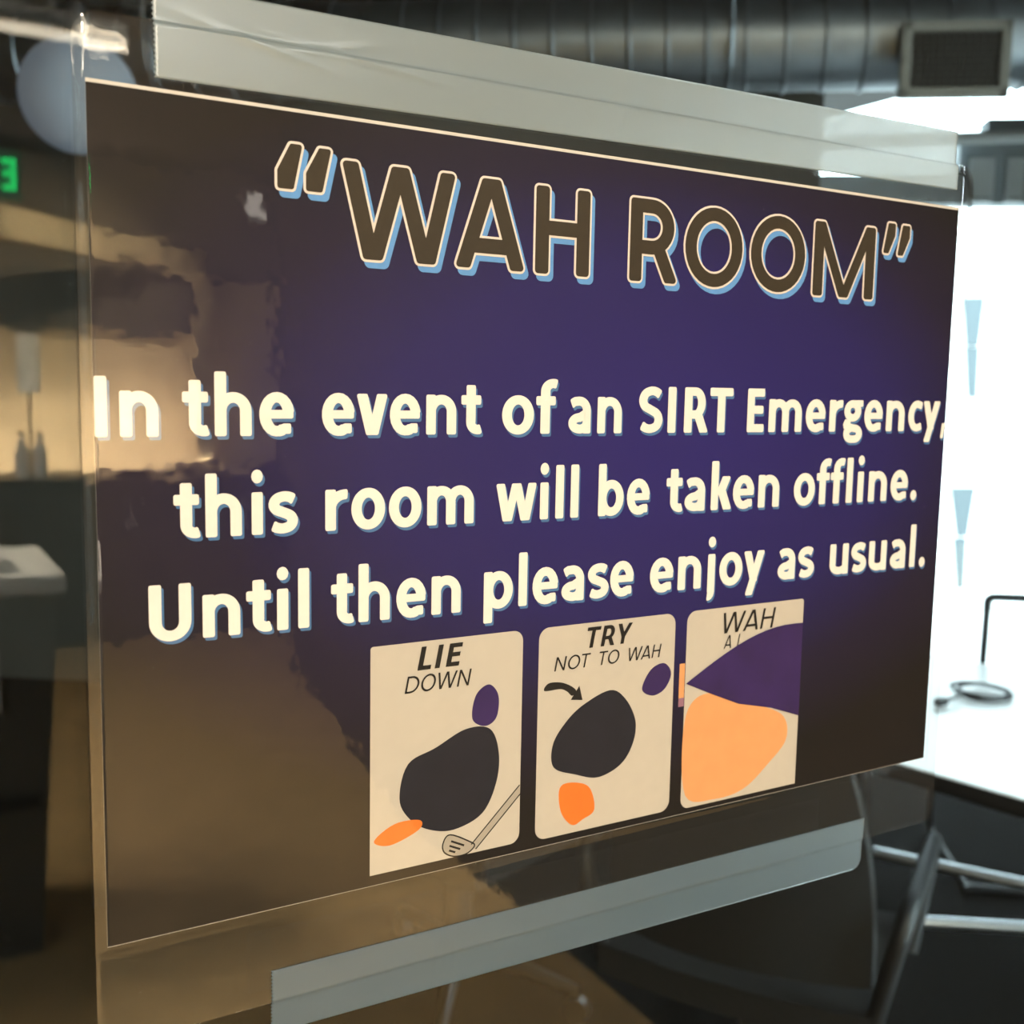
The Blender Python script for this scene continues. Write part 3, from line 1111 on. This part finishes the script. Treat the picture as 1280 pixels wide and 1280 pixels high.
flat(blob([(-0.0736, -0.0842), (-0.0677, -0.0806), (-0.0605, -0.0809), (-0.0608, -0.0836), (-0.0690, -0.0862)]), YS - 6e-6).build('orange_shape', M['orange'], p1)
cl = MB()
flat([(-0.0448, -0.0911), (-0.0297, -0.0767), (-0.0295, -0.0792), (-0.0436, -0.0925)], YS - 1.2e-5, cl)
flat(blob([(-0.0514, -0.0868), (-0.0452, -0.0900), (-0.0438, -0.0915), (-0.0462, -0.0932), (-0.0500, -0.0932), (-0.0530, -0.0915), (-0.0535, -0.0890)], 5), YS - 1.8e-5, cl)
club_o = cl.build('golf_club_drawing', M['clubgrey'], p1)
ln = MB()


def ink_line(mb, pts, wd, y):
    pts = [Vector(p) for p in pts]
    n = len(pts)
    l, r = [], []
    for i, p in enumerate(pts):
        d = (pts[min(i + 1, n - 1)] - pts[max(i - 1, 0)]).normalized()
        q = Vector((-d.y, d.x)) * wd / 2
        l.append(p + q)
        r.append(p - q)
    mb.add([(p.x, y, p.y) for p in l + r], [(n + i, n + i + 1, i + 1, i) for i in range(n - 1)])


ink_line(ln, [(-0.0448, -0.0909), (-0.0297, -0.0766)], 0.00035, YS - 2.6e-5)
ink_line(ln, [(-0.0434, -0.0925), (-0.0295, -0.0793)], 0.00035, YS - 2.6e-5)
hb = blob([(-0.0514, -0.0868), (-0.0452, -0.0900), (-0.0438, -0.0915), (-0.0462, -0.0932), (-0.0500, -0.0932), (-0.0530, -0.0915), (-0.0535, -0.0890)], 5)
ink_line(ln, hb + hb[:1], 0.0004, YS - 2.9e-5)
for a, b in (((-0.0510, -0.0887), (-0.0470, -0.0907)), ((-0.0515, -0.0899), (-0.0482, -0.0915)), ((-0.0516, -0.0912), (-0.0497, -0.0921))):
    ink_line(ln, [a, b], 0.00055, YS - 3.1e-5)
ln.build('ink_outline', M['ink'], p1)

p2 = panel(-0.0243, 0.0238, -0.0941, -0.0326, (0.0034,) * 4, 'light grey picture panel captioned TRY NOT TO WAH')
caption(p2, [('TRY', -0.0092, 0.0078, -0.0399, 0.0060, 0.125, 0.110, 0.20)])
caption(p2, [('NOT', -0.0192, -0.0068, -0.0454, 0.0040, 0.082, 0.074, 0.20), ('TO', -0.0045, 0.0036, -0.0454, 0.0040, 0.082, 0.074, 0.20), ('WAH', 0.0058, 0.0187, -0.0454, 0.0040, 0.082, 0.074, 0.20)])
flat(blob([(-0.0222, -0.0507), (-0.0210, -0.0487), (-0.0171, -0.0488), (-0.0137, -0.0501), (-0.0115, -0.0519), (-0.0128, -0.0533), (-0.0146, -0.0518), (-0.0170, -0.0508)], 5), YS).build('arrow_shaft', M['ink'], p2)
flat([(-0.0104, -0.0506), (-0.0092, -0.0550), (-0.0133, -0.0544)], YS - 4e-6).build('arrow_head', M['ink'], p2)
flat(blob([(0.0005, -0.0533), (0.0062, -0.0568), (0.0100, -0.0639), (0.0092, -0.0708), (0.0050, -0.0764), (-0.0030, -0.0790), (-0.0110, -0.0768), (-0.0185, -0.0735), (-0.0190, -0.0668), (-0.0150, -0.0610), (-0.0090, -0.0565)]), YS).build('dark_shape', M['navy'], p2)
flat(blob([(0.0120, -0.0545), (0.0150, -0.0490), (0.0200, -0.0475), (0.0228, -0.0510), (0.0205, -0.0555), (0.0160, -0.0570)]), YS).build('violet_shape', M['violet'], p2)
flat(blob([(-0.0163, -0.0800), (-0.0120, -0.0790), (-0.0060, -0.0815), (-0.0040, -0.0885), (-0.0080, -0.0908), (-0.0118, -0.0918), (-0.0157, -0.0871)]), YS - 4e-6).build('orange_shape', M['orange'], p2)

p3 = panel(0.0283, 0.0765, -0.0947, -0.0326, (0.0032, 0, 0.0010, 0.0034), 'light grey picture panel captioned WAH')
caption(p3, [('WAH', 0.0412, 0.0643, -0.0408, 0.0065, 0.084, 0.076, 0.20)])
caption(p3, [('A', 0.0430, 0.0468, -0.0456, 0.0041, 0.082, 0.074, 0.20), ('L', 0.0484, 0.0510, -0.0456, 0.0041, 0.082, 0.074, 0.20)])
flat(blob([(0.0284, -0.0690), (0.0330, -0.0600), (0.0450, -0.0600), (0.0600, -0.0660), (0.0700, -0.0710), (0.0715, -0.0790), (0.0640, -0.0860), (0.0540, -0.0925), (0.0420, -0.0938), (0.0300, -0.0905)]), YS).build('tan_shape', M['peach'], p3)
flat([(0.0285, -0.0549)] + [(0.0285 + 0.0478 * k / 12, -0.0549 + 0.0145 * math.sin(k / 12 * PI * 0.56)) for k in range(1, 12)] + [(0.0763, -0.0405), (0.0764, -0.0715), (0.0640, -0.0672), (0.0500, -0.0640), (0.0384, -0.0592)], YF).build('violet_shape', M['violet'], p3)
flat([(0.0260, -0.0485), (0.0281, -0.0485), (0.0281, -0.0592), (0.0260, -0.0592)], YP).build('tan_strip', M['peach'], sheet_o)
flat([(0.0260, -0.0592), (0.0281, -0.0592), (0.0281, -0.0619), (0.0260, -0.0619)], YP).build('mauve_strip', M['mauve'], sheet_o)

# ------------------------------------------------------------------ tape strips


def tape(name, x0, x1, zb0, zb1, zt0, zt1, mat, label, group, fold, pouch_side, round_end=False, seed=1, creases=()):
    """strip from x0 to x1 with toothed ends, lying half on the pouch and half on the glass"""
    rnd = random.Random(seed)
    nxs, nzs = 320, 36
    vs = []
    for j in range(nzs + 1):
        v = j / nzs
        tooth = 0.00022 * (1 if j % 2 else -1)
        for i in range(nxs + 1):
            u = i / nxs
            xa, xb = x0 + tooth, x1 + tooth * 0.7
            if round_end:
                rr = 0.004
                dz = min(v, 1 - v) * (zt0 - zb0) if round_end == 'both' else v * (zt0 - zb0)
                if dz < rr:
                    xb = x1 - (rr - math.sqrt(max(0, rr * rr - (rr - dz) ** 2)))
                else:
                    xb = x1
            x = xa + (xb - xa) * u
            zb = zb0 + (zb1 - zb0) * u
            zt = zt0 + (zt1 - zt0) * u
            z = zb + (zt - zb) * v
            s = (fold - z) * pouch_side          # positive on the pouch
            on = smooth(s / 0.0012 + 0.5) if pouch_side else 0.0
            y = -0.00008 - on * (pouch_lift(min(max(x, PX0 + 0.001), PX1 - 0.001), min(max(z, PZ0 + 0.001), PZ1)) + 0.00003)
            if pouch_side == 0:
                y -= 0.0002
            for cu, cv, du, dv, ru, rv, hh in creases:
                a_ = (u - cu) * du + (v - cv) * dv * (zt - zb) / (x1 - x0)
                b_ = -(u - cu) * dv + (v - cv) * du * (zt - zb) / (x1 - x0)
                e_ = (a_ / ru) ** 2 + (b_ / rv) ** 2
                if e_ < 6:
                    y -= hh * math.exp(-e_)
            vs.append((x, y, z + ZS))
    n1 = nxs + 1
    fs = [(j * n1 + i, j * n1 + i + 1, (j + 1) * n1 + i + 1, (j + 1) * n1 + i) for j in range(nzs) for i in range(nxs)]
    o = MB().add(vs, fs).build(name, mat, None, smooth=True, origin=((x0 + x1) / 2, 0, (zb0 + zt0) / 2 + ZS))
    md = o.modifiers.new('thickness', 'SOLIDIFY')
    md.thickness = 0.00004
    md.offset = 0
    return tag(o, label, 'tape', group)


tape('tape_strip', -0.1256, 0.1376, 0.0988, 0.1024, 0.1190, 0.1216, M['tape_top'], 'long matte tape strip along the top edge of the purple sign', 'tape strips holding the sign', 0.1107, 1, seed=2,
     creases=[(0.09, 0.52, 0.97, -0.22, 0.06, 0.0035, 0.00022), (0.20, 0.50, 0.99, -0.12, 0.09, 0.003, 0.00018), (0.16, 0.62, 0.98, 0.2, 0.03, 0.004, 0.0002), (0.47, 0.32, 0.3, 1.0, 0.015, 0.004, 0.0002)])
tape('tape_strip', -0.1010, 0.1109, -0.1294, -0.1316, -0.1125, -0.1133, M['tape_low'], 'matte tape strip along the bottom edge of the purple sign', 'tape strips holding the sign', -0.1211, -1, 'bottom', seed=5,
     creases=[(random.random(), random.random() * 0.9 + 0.05, 1.0, 0.0, 0.003, 0.0028, 0.00009) for _ in range(34)] + [(0.22, 0.7, 0.1, 1.0, 0.025, 0.004, 0.00016), (0.245, 0.7, 0.05, 1.0, 0.025, 0.003, 0.00014)])
tape('tape_strip', -0.1280, -0.0902, 0.1186, 0.1208, 0.137, 0.139, M['tape_top'], 'short rounded end of tape overlapping above the long top strip', 'tape strips holding the sign', 0.0, 0, 'bottom', seed=8)

# ================================================================== BEHIND THE GLASS
# spiral duct under the ceiling
DD = WT.copy()                                        # runs along the window wall
dc = Vector((2.139, 2.127, 2.470))
duct = thing('spiral_duct', 'round galvanised spiral duct hanging under the dark ceiling', 'duct', (dc.x, dc.y, dc.z), math.atan2(DD.y, DD.x))
R_D = 0.135
prof = []
x = -3.3
while x < 1.7:
    prof += [(R_D, x), (R_D, x + 0.092), (R_D + 0.006, x + 0.097), (R_D + 0.006, x + 0.104)]
    x += 0.108
n = 40
vs, fs = [], []
for r, xx in prof:
    for k in range(n):
        t = 2 * PI * k / n
        vs.append((xx + 0.016 * t / (2 * PI) * 2, r * math.cos(t), r * math.sin(t)))
for i in range(len(prof) - 1):
    for k in range(n):
        fs.append((i * n + k, i * n + (k + 1) % n, (i + 1) * n + (k + 1) % n, (i + 1) * n + k))
MB().add(vs, fs).build('duct_tube', M['duct'], duct, smooth=True)
for xx in (-1.9, -0.2, 1.2):
    MB().tube([(xx, R_D + 0.008, 0.0), (xx, R_D + 0.008, CEIL - dc.z)], 0.006, 8).tube([(xx, -R_D - 0.008, 0.0), (xx, -R_D - 0.008, CEIL - dc.z)], 0.006, 8) \
        .tube([(xx, (R_D + 0.008) * math.cos(t * PI / 12), -(R_D + 0.008) * math.sin(t * PI / 12)) for t in range(13)], 0.006, 8).build('hanger', M['duct'], duct, smooth=True)

duct2 = thing('conduit_pipe', 'thin dark pipe running above the spiral duct', 'pipe', (dc.x + WN.x * 0.35, dc.y + WN.y * 0.35, 2.93), math.atan2(DD.y, DD.x))
MB().tube([(-3.3, 0, 0), (1.8, 0, 0)], 0.035, 14).build('pipe_run', M['duct'], duct2, smooth=True)
for xx in (-2.2, -0.6, 1.0):
    MB().tube([(xx, 0, 0.03), (xx, 0, CEIL - 2.93)], 0.005, 8).build('hanger', M['duct'], duct2)

# air register on the duct, facing the glass
gm = Vector((2.337, 1.757, 2.364))
grl = thing('air_register', 'square grey air register mounted on the side of the spiral duct', 'vent', (gm.x, gm.y, gm.z), math.atan2(DD.y, DD.x))
fr_ = MB()
gw, gh = 0.140, 0.098
fr_.rbox(-gw, gw, -0.012, 0.012, gh - 0.026, gh, 0.003)
fr_.rbox(-gw, gw, -0.012, 0.012, -gh, -gh + 0.026, 0.003)
fr_.rbox(-gw, -gw + 0.026, -0.012, 0.012, -gh, gh, 0.003)
fr_.rbox(gw - 0.026, gw, -0.012, 0.012, -gh, gh, 0.003)
fr_.build('register_frame', M['grille'], grl)
cr = MB().box(-gw + 0.012, gw - 0.012, 0.012, 0.034, -gh + 0.012, gh - 0.012)
cr.build('collar', M['grille'], grl)
sl = MB()
for k in range(13):
    x = -gw + 0.03 + (2 * gw - 0.06) * k / 12
    sl.box(x - 0.0015, x + 0.0015, -0.006, 0.008, -gh + 0.02, gh - 0.02)
for k in range(9):
    z = -gh + 0.03 + (2 * gh - 0.06) * k / 8
    sl.box(-gw + 0.02, gw - 0.02, -0.004, 0.009, z - 0.0015, z + 0.0015)
sl.build('grille_bars', M['grilledark'], grl)
MB().box(-gw + 0.02, gw - 0.02, 0.009, 0.0125, -gh + 0.02, gh - 0.02).build('back_plate', M['grilledark'], grl)

# frosted globe pendant
gl = thing('globe_pendant', 'round frosted pale globe pendant lamp seen through the glass', 'lamp', (0.292, 2.713, 2.178))
prof = []
for k in range(25):
    t = PI * k / 24
    prof.append((max(0.002, 0.140 * math.sin(t)), -0.140 * math.cos(t)))
MB().lathe(prof, 48).build('globe_shade', M['globe'], gl, smooth=True)
MB().lathe([(0.03, 0.132), (0.03, 0.2), (0.012, 0.225)], 20).build('fitting', M['steel'], gl, smooth=True)
MB().tube([(0, 0, 0.22), (0, 0, CEIL - 2.175)], 0.004, 8).build('cord', M['cable'], gl)

# pale boards fixed to the band between the windows, pipe and cable
for k, (px0, px1, lab) in enumerate(((1212, 1246, 'pale square board on the grey band above the tall window'), (1257, 1284, 'pale board at the frame edge on the grey band above the window'))):
    def wl(px, py):
        d = cam_fwd + cam_right * ((px - 640) / 1358.0) - cam_up * ((py - 640) / 1358.0)
        o_ = Vector((C0.x, C0.y, ZS + 0.03422793))
        return WMAT.inverted() @ (o_ + d * (4.86 / d.dot(WN)))
    a_, b_ = wl(px0, 252), wl(px1, 196)
    b_h = thing('pale_board', lab, 'board', WMAT @ Vector((a_.x, 0.0, a_.z)), math.atan2(WT.y, WT.x))
    MB().rbox(0, b_.x - a_.x, -0.03, 0.0, 0, b_.z - a_.z, 0.004).build('board', M['paleboard'], b_h)
    MB().box(0.01, b_.x - a_.x - 0.01, -0.034, -0.03, 0.012, 0.02).build('lower_lip', M['winframe'], b_h)
pipe = MB()
p0, p1_ = WMAT @ Vector((TW - 0.4, -0.10, 2.50)), WMAT @ Vector((TE, -0.10, 2.565))
pipe.tube([p0, p1_], 0.026, 14)
tag(pipe.build('curtain_rail', M['paleboard'], None, smooth=True), 'pale horizontal rail running across above the tall window', 'rail')
q0 = wl(1200, 216)
q1 = wl(1212, 262)
cab = [WMAT @ Vector((q0.x - 0.02, -0.03, q0.z + 0.01)), WMAT @ Vector((q0.x + 0.02, -0.05, q0.z + 0.0)), WMAT @ Vector((q1.x - 0.005, -0.05, q0.z - 0.05)), WMAT @ Vector((q1.x, -0.05, q1.z + 0.02)), WMAT @ Vector((q1.x, -0.03, q1.z - 0.01))]
tag(MB().tube(rounded_path(cab, 0.04), 0.006, 8).build('hanging_cable', M['cable'], None, smooth=True), 'thin dark cable drooping beside the pale board above the window', 'cable')

# white meeting table
TH = 0.74
ca = Vector((1.588, 1.107, 0))
cb = Vector((1.623, 0.934, 0))
ed = (cb - ca).normalized()                    # along the near edge, towards the camera's right
en = Vector((-ed.y, ed.x, 0))                  # into the table
tbl = thing('meeting_table', 'white laminate meeting table in front of the bright window', 'table', (ca.x, ca.y, 0), math.atan2(ed.y, ed.x))
# local x along near edge, local y into the table
TX0, TX1, TY1 = -0.75, 1.05, 0.95
MB().rbox(TX0, TX1, 0.004, TY1, TH - 0.024, TH, 0.002).build('tabletop', M['tabletop'], tbl)
MB().box(TX0, TX1, -0.0, 0.004, TH - 0.026, TH - 0.002).build('edge_band', M['tableedge'], tbl)
for x in (TX0 + 0.12, TX1 - 0.12):
    for y in (0.12, TY1 - 0.12):
        MB().rbox(x - 0.025, x + 0.025, y - 0.025, y + 0.025, 0.0, TH - 0.024, 0.004).build('leg', M['tubeblack'], tbl)
MB().rbox(TX0 + 0.1, TX1 - 0.1, 0.10, 0.14, TH - 0.075, TH - 0.024, 0.004).build('apron', M['tubeblack'], tbl)
MB().rbox(TX0 + 0.1, TX1 - 0.1, TY1 - 0.14, TY1 - 0.10, TH - 0.075, TH - 0.024, 0.004).build('apron', M['tubeblack'], tbl)
TI = Matrix.Rotation(-math.atan2(ed.y, ed.x), 4, 'Z') @ Matrix.Translation((-ca.x, -ca.y, 0))
for a_, b_ in (((2.031, 1.551, 0.300), (2.190, 1.287, 0.300)), ((1.888, 1.322, 0.260), (2.064, 1.197, 0.260))):
    a_, b_ = Vector(a_), Vector(b_)
    d_ = b_ - a_
    MB().tube([TI @ (a_ - d_ * 0.15), TI @ (b_ + d_ * 0.8)], 0.014, 12).build('stretcher', M['steel'], tbl, smooth=True)

# coil of cable on the table
coil_c = Vector((2.165, 1.42, TH))
cp = []
for k in range(150):
    t = k / 149
    a = t * 2 * PI * 3.4
    r = 0.066 + 0.010 * math.sin(5 * a * 0.37) + 0.006 * math.sin(a * 1.3)
    cp.append((r * math.cos(a) * 1.05, r * math.sin(a) * 0.82, 0.006 + 0.012 * t + 0.004 * math.sin(a * 0.9 + 1)))
cp += [(cp[-1][0] - 0.05, cp[-1][1] - 0.06, 0.02), (cp[-1][0] - 0.10, cp[-1][1] - 0.05, 0.012)]
coil = thing('coiled_cable', 'coiled dark cable lying on the white table', 'cable', coil_c)
MB().tube(cp, 0.0036, 7).build('cable_coil', M['cable'], coil, smooth=True)
MB().rbox(cp[-1][0] - 0.02, cp[-1][0] + 0.015, cp[-1][1] - 0.009, cp[-1][1] + 0.009, 0.002, 0.02, 0.003).build('plug', M['cable'], coil)

lt = thing('laptop', 'grey laptop at the edge of the white table', 'laptop', (2.30, 1.16, TH), math.radians(-40))
MB().rbox(-0.10, 0.2, -0.105, 0.105, 0.0, 0.014, 0.004).build('laptop_base', M['laptop'], lt)
MB().rbox(-0.10, 0.2, -0.105, 0.105, 0.015, 0.021, 0.003).build('laptop_lid', M['laptop'], lt)

# tubular chair behind the table, seen against the window
fcx = Vector((2.60, 1.74, 0))
far = thing('tube_frame_chair', 'black tube framed chair behind the white table, against the window', 'chair', fcx, math.atan2(WT.y, WT.x))
# local x to the right, local y away from the camera
fw_, fd_ = 0.46, 0.44
for k, xx in enumerate((0.0, fw_)):
    MB().tube(rounded_path([(xx, -0.02, 0.897), (xx, 0.0, 0.45), (xx, fd_, 0.44), (xx, fd_, 0.012), (xx, -0.03, 0.012)], 0.05), 0.011, 10).build('side_tube', M['tubeblack'], far, smooth=True)
MB().tube(rounded_path([(0.0, -0.02, 0.86), (0.0, -0.02, 0.90), (fw_, -0.02, 0.90), (fw_, -0.02, 0.86)], 0.03), 0.0125, 10).build('top_rail', M['tubeblack'], far, smooth=True)
MB().rbox(0.012, fw_ - 0.012, 0.0, fd_, 0.452, 0.475, 0.008).build('seat', M['palemesh'], far)
MB().tube([(0, -0.01, 0.012), (fw_, -0.01, 0.012)], 0.011, 10).build('floor_tube', M['tubeblack'], far, smooth=True)


# black office armchairs on the near side of the table
def armchair(label, loc, rz, group):
    c = thing('office_armchair', label, 'chair', loc, rz, group)
    # faces local +y
    def grid_surface(fn, nu, nv, thick):
        vs, fs = [], []
        for s_ in (0, 1):
            for j in range(nv + 1):
                for i in range(nu + 1):
                    p, nrm = fn(i / nu, j / nv)
                    vs.append(Vector(p) + Vector(nrm) * thick * s_)
        n1 = nu + 1
        m_ = n1 * (nv + 1)
        for j in range(nv):
            for i in range(nu):
                a = j * n1 + i
                fs.append((a, a + 1, a + n1 + 1, a + n1))
                fs.append((m_ + a, m_ + a + n1, m_ + a + n1 + 1, m_ + a + 1))
        rm = list(range(n1)) + [j * n1 + nu for j in range(1, nv + 1)] + [nv * n1 + i for i in range(nu - 1, -1, -1)] + [j * n1 for j in range(nv - 1, 0, -1)]
        for k in range(len(rm)):
            a, b = rm[k], rm[(k + 1) % len(rm)]
            fs.append((b, a, a + m_, b + m_))
        return MB().add(vs, fs)

    def back(u, v):
        x = (u - 0.5) * (0.47 - 0.07 * v * v)
        y = -0.21 - 0.10 * v + 0.05 * (2 * u - 1) ** 2 + 0.03 * math.sin(v * PI)
        z = 0.50 + 0.42 * v - 0.03 * (2 * u - 1) ** 4 * v
        return (x, y, z), (0, -1, 0.15)

    def seat(u, v):
        x = (u - 0.5) * 0.49
        y = -0.22 + 0.46 * v
        z = 0.455 + 0.012 * (2 * u - 1) ** 2 - 0.03 * max(0, v - 0.75) * 3
        return (x, y, z), (0, 0, -1)
    grid_surface(back, 12, 14, 0.035).build('backrest', M['chairmesh'], c, smooth=True)
    grid_surface(seat, 12, 12, 0.055).build('seat', M['chairmesh'], c, smooth=True)
    for s_ in (-1, 1):
        pts = rounded_path([(s_ * 0.24, -0.20, 0.44), (s_ * 0.285, -0.22, 0.655), (s_ * 0.285, 0.14, 0.668), (s_ * 0.255, 0.10, 0.44)], 0.07)
        MB().tube(pts, 0.016, 10).build('arm', M['tubeblack'], c, smooth=True)
    MB().lathe([(0.035, 0.10), (0.035, 0.30), (0.024, 0.30), (0.024, 0.40)], 18).build('gas_column', M['chairblack'], c, smooth=True)
    for k in range(5):
        a = 2 * PI * k / 5 + 0.3
        d = Vector((math.cos(a), math.sin(a), 0))
        lg = MB().tube([Vector((0, 0, 0.115)) + d * 0.02, Vector((0, 0, 0.10)) + d * 0.18, Vector((0, 0, 0.075)) + d * 0.31], [0.022, 0.018, 0.013], 10).build('base_leg', M['chairblack'], c, smooth=True)
        e = d * 0.31
        t_ = Vector((-d.y, d.x, 0))
        MB().tube([e + Vector((0, 0, 0.03)) - t_ * 0.014, e + Vector((0, 0, 0.03)) + t_ * 0.014], 0.03, 16).build('castor', M['chairblack'], lg, smooth=True)
    return c


armchair('black office armchair drawn up to the near edge of the white table', (1.243, 1.20, 0), math.radians(-58.5), 'armchairs at the white table')
armchair('black office armchair farther along the table, behind the lower tape strip', (1.00, 1.98, 0), math.radians(-70), 'armchairs at the white table')

# ================================================================== IN THE CORRIDOR (seen as reflections)
ex = thing('exit_sign', 'green illuminated exit sign reflected at the edge of the glass', 'sign', (0.23, -4.76, 2.20))
MB().rbox(-0.154, 0.154, -0.04, 0.04, 0.0, 0.20, 0.006).build('housing', M['exitbody'], ex)
em = MB()
cur = 0.135
for ch, wd in (('E', 0.055), ('X', 0.062), ('I', 0.02), ('T', 0.058)):
    st = glyph(ch, 0.16, 0.14)[0]
    xs = [p[0] for s in st for p in s[1]]
    w0, w1 = min(xs), max(xs)
    kx = wd / (w1 - w0)
    for s in st:
        pg = dilated_polygon(s[1], 0.004, 0)
        # read from the glass side: letters run towards -x
        em.add([(cur - (p.x - w0) * kx, 0.0415 + 0.00002 * len(em.f), 0.035 + p.y * 0.205) for p in pg], [tuple(range(len(pg)))[::-1]])
    cur -= wd + 0.018
em.build('exit_letters', M['exitgreen'], ex)
MB().tube([(0, 0, 0.2), (0, 0, 0.6)], 0.01, 10).build('stem', M['lampbody'], ex)

lp = thing('linear_pendant', 'slim warm linear pendant lamp reflected in the upper corner of the glass', 'lamp', (-0.35, -2.24, 2.170))
MB().rbox(-0.9, 0.67, -0.03, 0.03, 0.02, 0.055, 0.006).build('lamp_body', M['lampbody'], lp)
MB().rbox(-0.9, 0.66, -0.018, 0.018, 0.008, 0.020, 0.003).build('diffuser', M['lampglow'], lp)
for xx in (-0.7, 0.52):
    MB().tube([(xx, 0, 0.055), (xx, 0, 0.63)], 0.0025, 6).build('suspension_wire', M['lampbody'], lp)
pc = thing('pull_cord', 'thin pull cord with a small bead reflected by the glass edge', 'cord', (0.070, -2.38, 2.02))
MB().tube([(0, 0, 0.0), (0, 0, 0.78)], 0.0022, 6).build('cord', M['lampbody'], pc)
prof = [(max(0.0006, 0.009 * math.sin(PI * k / 10)), -0.009 * math.cos(PI * k / 10)) for k in range(11)]
MB().lathe(prof, 14).build('bead', M['silver'], pc, smooth=True)

kc = thing('kitchen_counter', 'dark kitchen counter below the lit tan backsplash, seen as a reflection', 'counter', (0, 0, 0))
MB().box(-2.2, 1.90, -6.58, -6.04, 0.0, 0.90).build('carcass', M['counterdark'], kc)
MB().rbox(-2.22, 1.90, -6.595, -6.0, 0.90, 0.935, 0.004).build('worktop', M['counterdark'], kc)
for k in range(6):
    x = -2.19 + k * 0.672
    d_ = MB().rbox(x, x + 0.66, -6.04, -6.02, 0.10, 0.88, 0.003).build('door', M['counterdark'], kc)
    MB().tube([(x + 0.53, -6.005, 0.62), (x + 0.53, -6.005, 0.80)], 0.006, 8).build('handle', M['steel'], d_)
MB().box(-2.19, 1.84, -6.06, -6.0405, 0.58, 0.62).build('rail_groove', M['oak'], kc)

M['cabinet'] = pmat('brown_cabinet', lin((78, 70, 60)), 0.7, noise=0.08, nscale=6)
wc = thing('added_cabinet', 'dark wall cabinet over the lit backsplash, seen as a reflection', 'cabinet')  # added dark box, imitates the light fading above the backsplash
MB().box(-2.2, 1.50, -6.595, -6.45, 1.76, 2.09).build('carcass', M['cabinet'], wc)
for k in range(5):
    x = -2.19 + k * 0.738
    MB().rbox(x, x + 0.728, -6.45, -6.43, 1.765, 2.085, 0.003).build('door', M['cabinet'], wc)
el_ = thing('emergency_light', 'small pale lit panel high on the far corridor wall, reflected beside the title', 'lamp', (1.91, -6.855, 2.47))
MB().rbox(0.0, 0.16, 0.0, 0.05, 0.0, 0.24, 0.008).build('lamp_case', M['lampbody'], el_)
MB().rbox(0.012, 0.148, 0.048, 0.056, 0.06, 0.228, 0.003).build('lamp_panel', M['panelglow'], el_)
MB().rbox(0.03, 0.13, 0.048, 0.054, 0.015, 0.045, 0.003).build('label_plate', M['paleboard'], el_)

pt = thing('paper_towel_holder', 'white paper towel roll on a dark holder upon the lit counter', 'holder', (0.56, -6.25, 0.935))
MB().lathe([(0.08, 0.0), (0.08, 0.012), (0.008, 0.014), (0.008, 0.80)], 28).build('holder_post', M['counterdark'], pt, smooth=True)
MB().lathe([(0.022, 0.46), (0.060, 0.46), (0.060, 0.78), (0.022, 0.78)], 28).build('paper_roll', M['towel'], pt, smooth=True)
MB().lathe([(0.09, 0.79), (0.12, 0.82), (0.10, 0.88), (0.02, 0.90)], 28).build('finial', M['counterdark'], pt, smooth=True)
for k, (bx, lab) in enumerate(((0.50, 'clear bottle on the lit counter nearest the paper towel roll'), (0.59, 'second clear bottle on the lit counter, farther from the frame edge'))):
    b = thing('bottle', lab, 'bottle', (bx, -6.12, 0.935), 0, 'bottles on the reflected counter')
    MB().lathe([(0.033, 0.0), (0.035, 0.01), (0.035, 0.15), (0.014, 0.20), (0.014, 0.235)], 20).build('bottle_body', M['towel'], b, smooth=True)
    MB().lathe([(0.016, 0.23), (0.016, 0.255)], 16).build('cap', M['oak'], b, smooth=True)

bn_ = thing('waste_bin', 'grey box bin with a shiny silver lid, reflected at the edge of the glass', 'bin', (-0.06, -2.85, 0))
MB().add([(-0.20, -0.2, 0.0), (0.20, -0.2, 0.0), (0.20, 0.2, 0.0), (-0.20, 0.2, 0.0), (-0.26, -0.24, 0.95), (0.255, -0.24, 0.95), (0.255, 0.24, 0.95), (-0.26, 0.24, 0.95)],
         [(0, 3, 2, 1), (4, 5, 6, 7), (0, 1, 5, 4), (1, 2, 6, 5), (2, 3, 7, 6), (3, 0, 4, 7)]).build('bin_body', M['bingrey'], bn_)
MB().rbox(-0.28, 0.275, -0.26, 0.26, 0.95, 1.00, 0.012).rbox(-0.24, 0.16, -0.2, 0.2, 1.0, 1.035, 0.012).build('lid', M['towel'], bn_)
MB().rbox(-0.02, 0.12, 0.235, 0.245, 0.66, 0.82, 0.004).build('front_label', M['paleboard'], bn_)
MB().rbox(-0.2, 0.2, 0.215, 0.232, 0.40, 0.43, 0.004).build('pedal_bar', M['counterdark'], bn_)
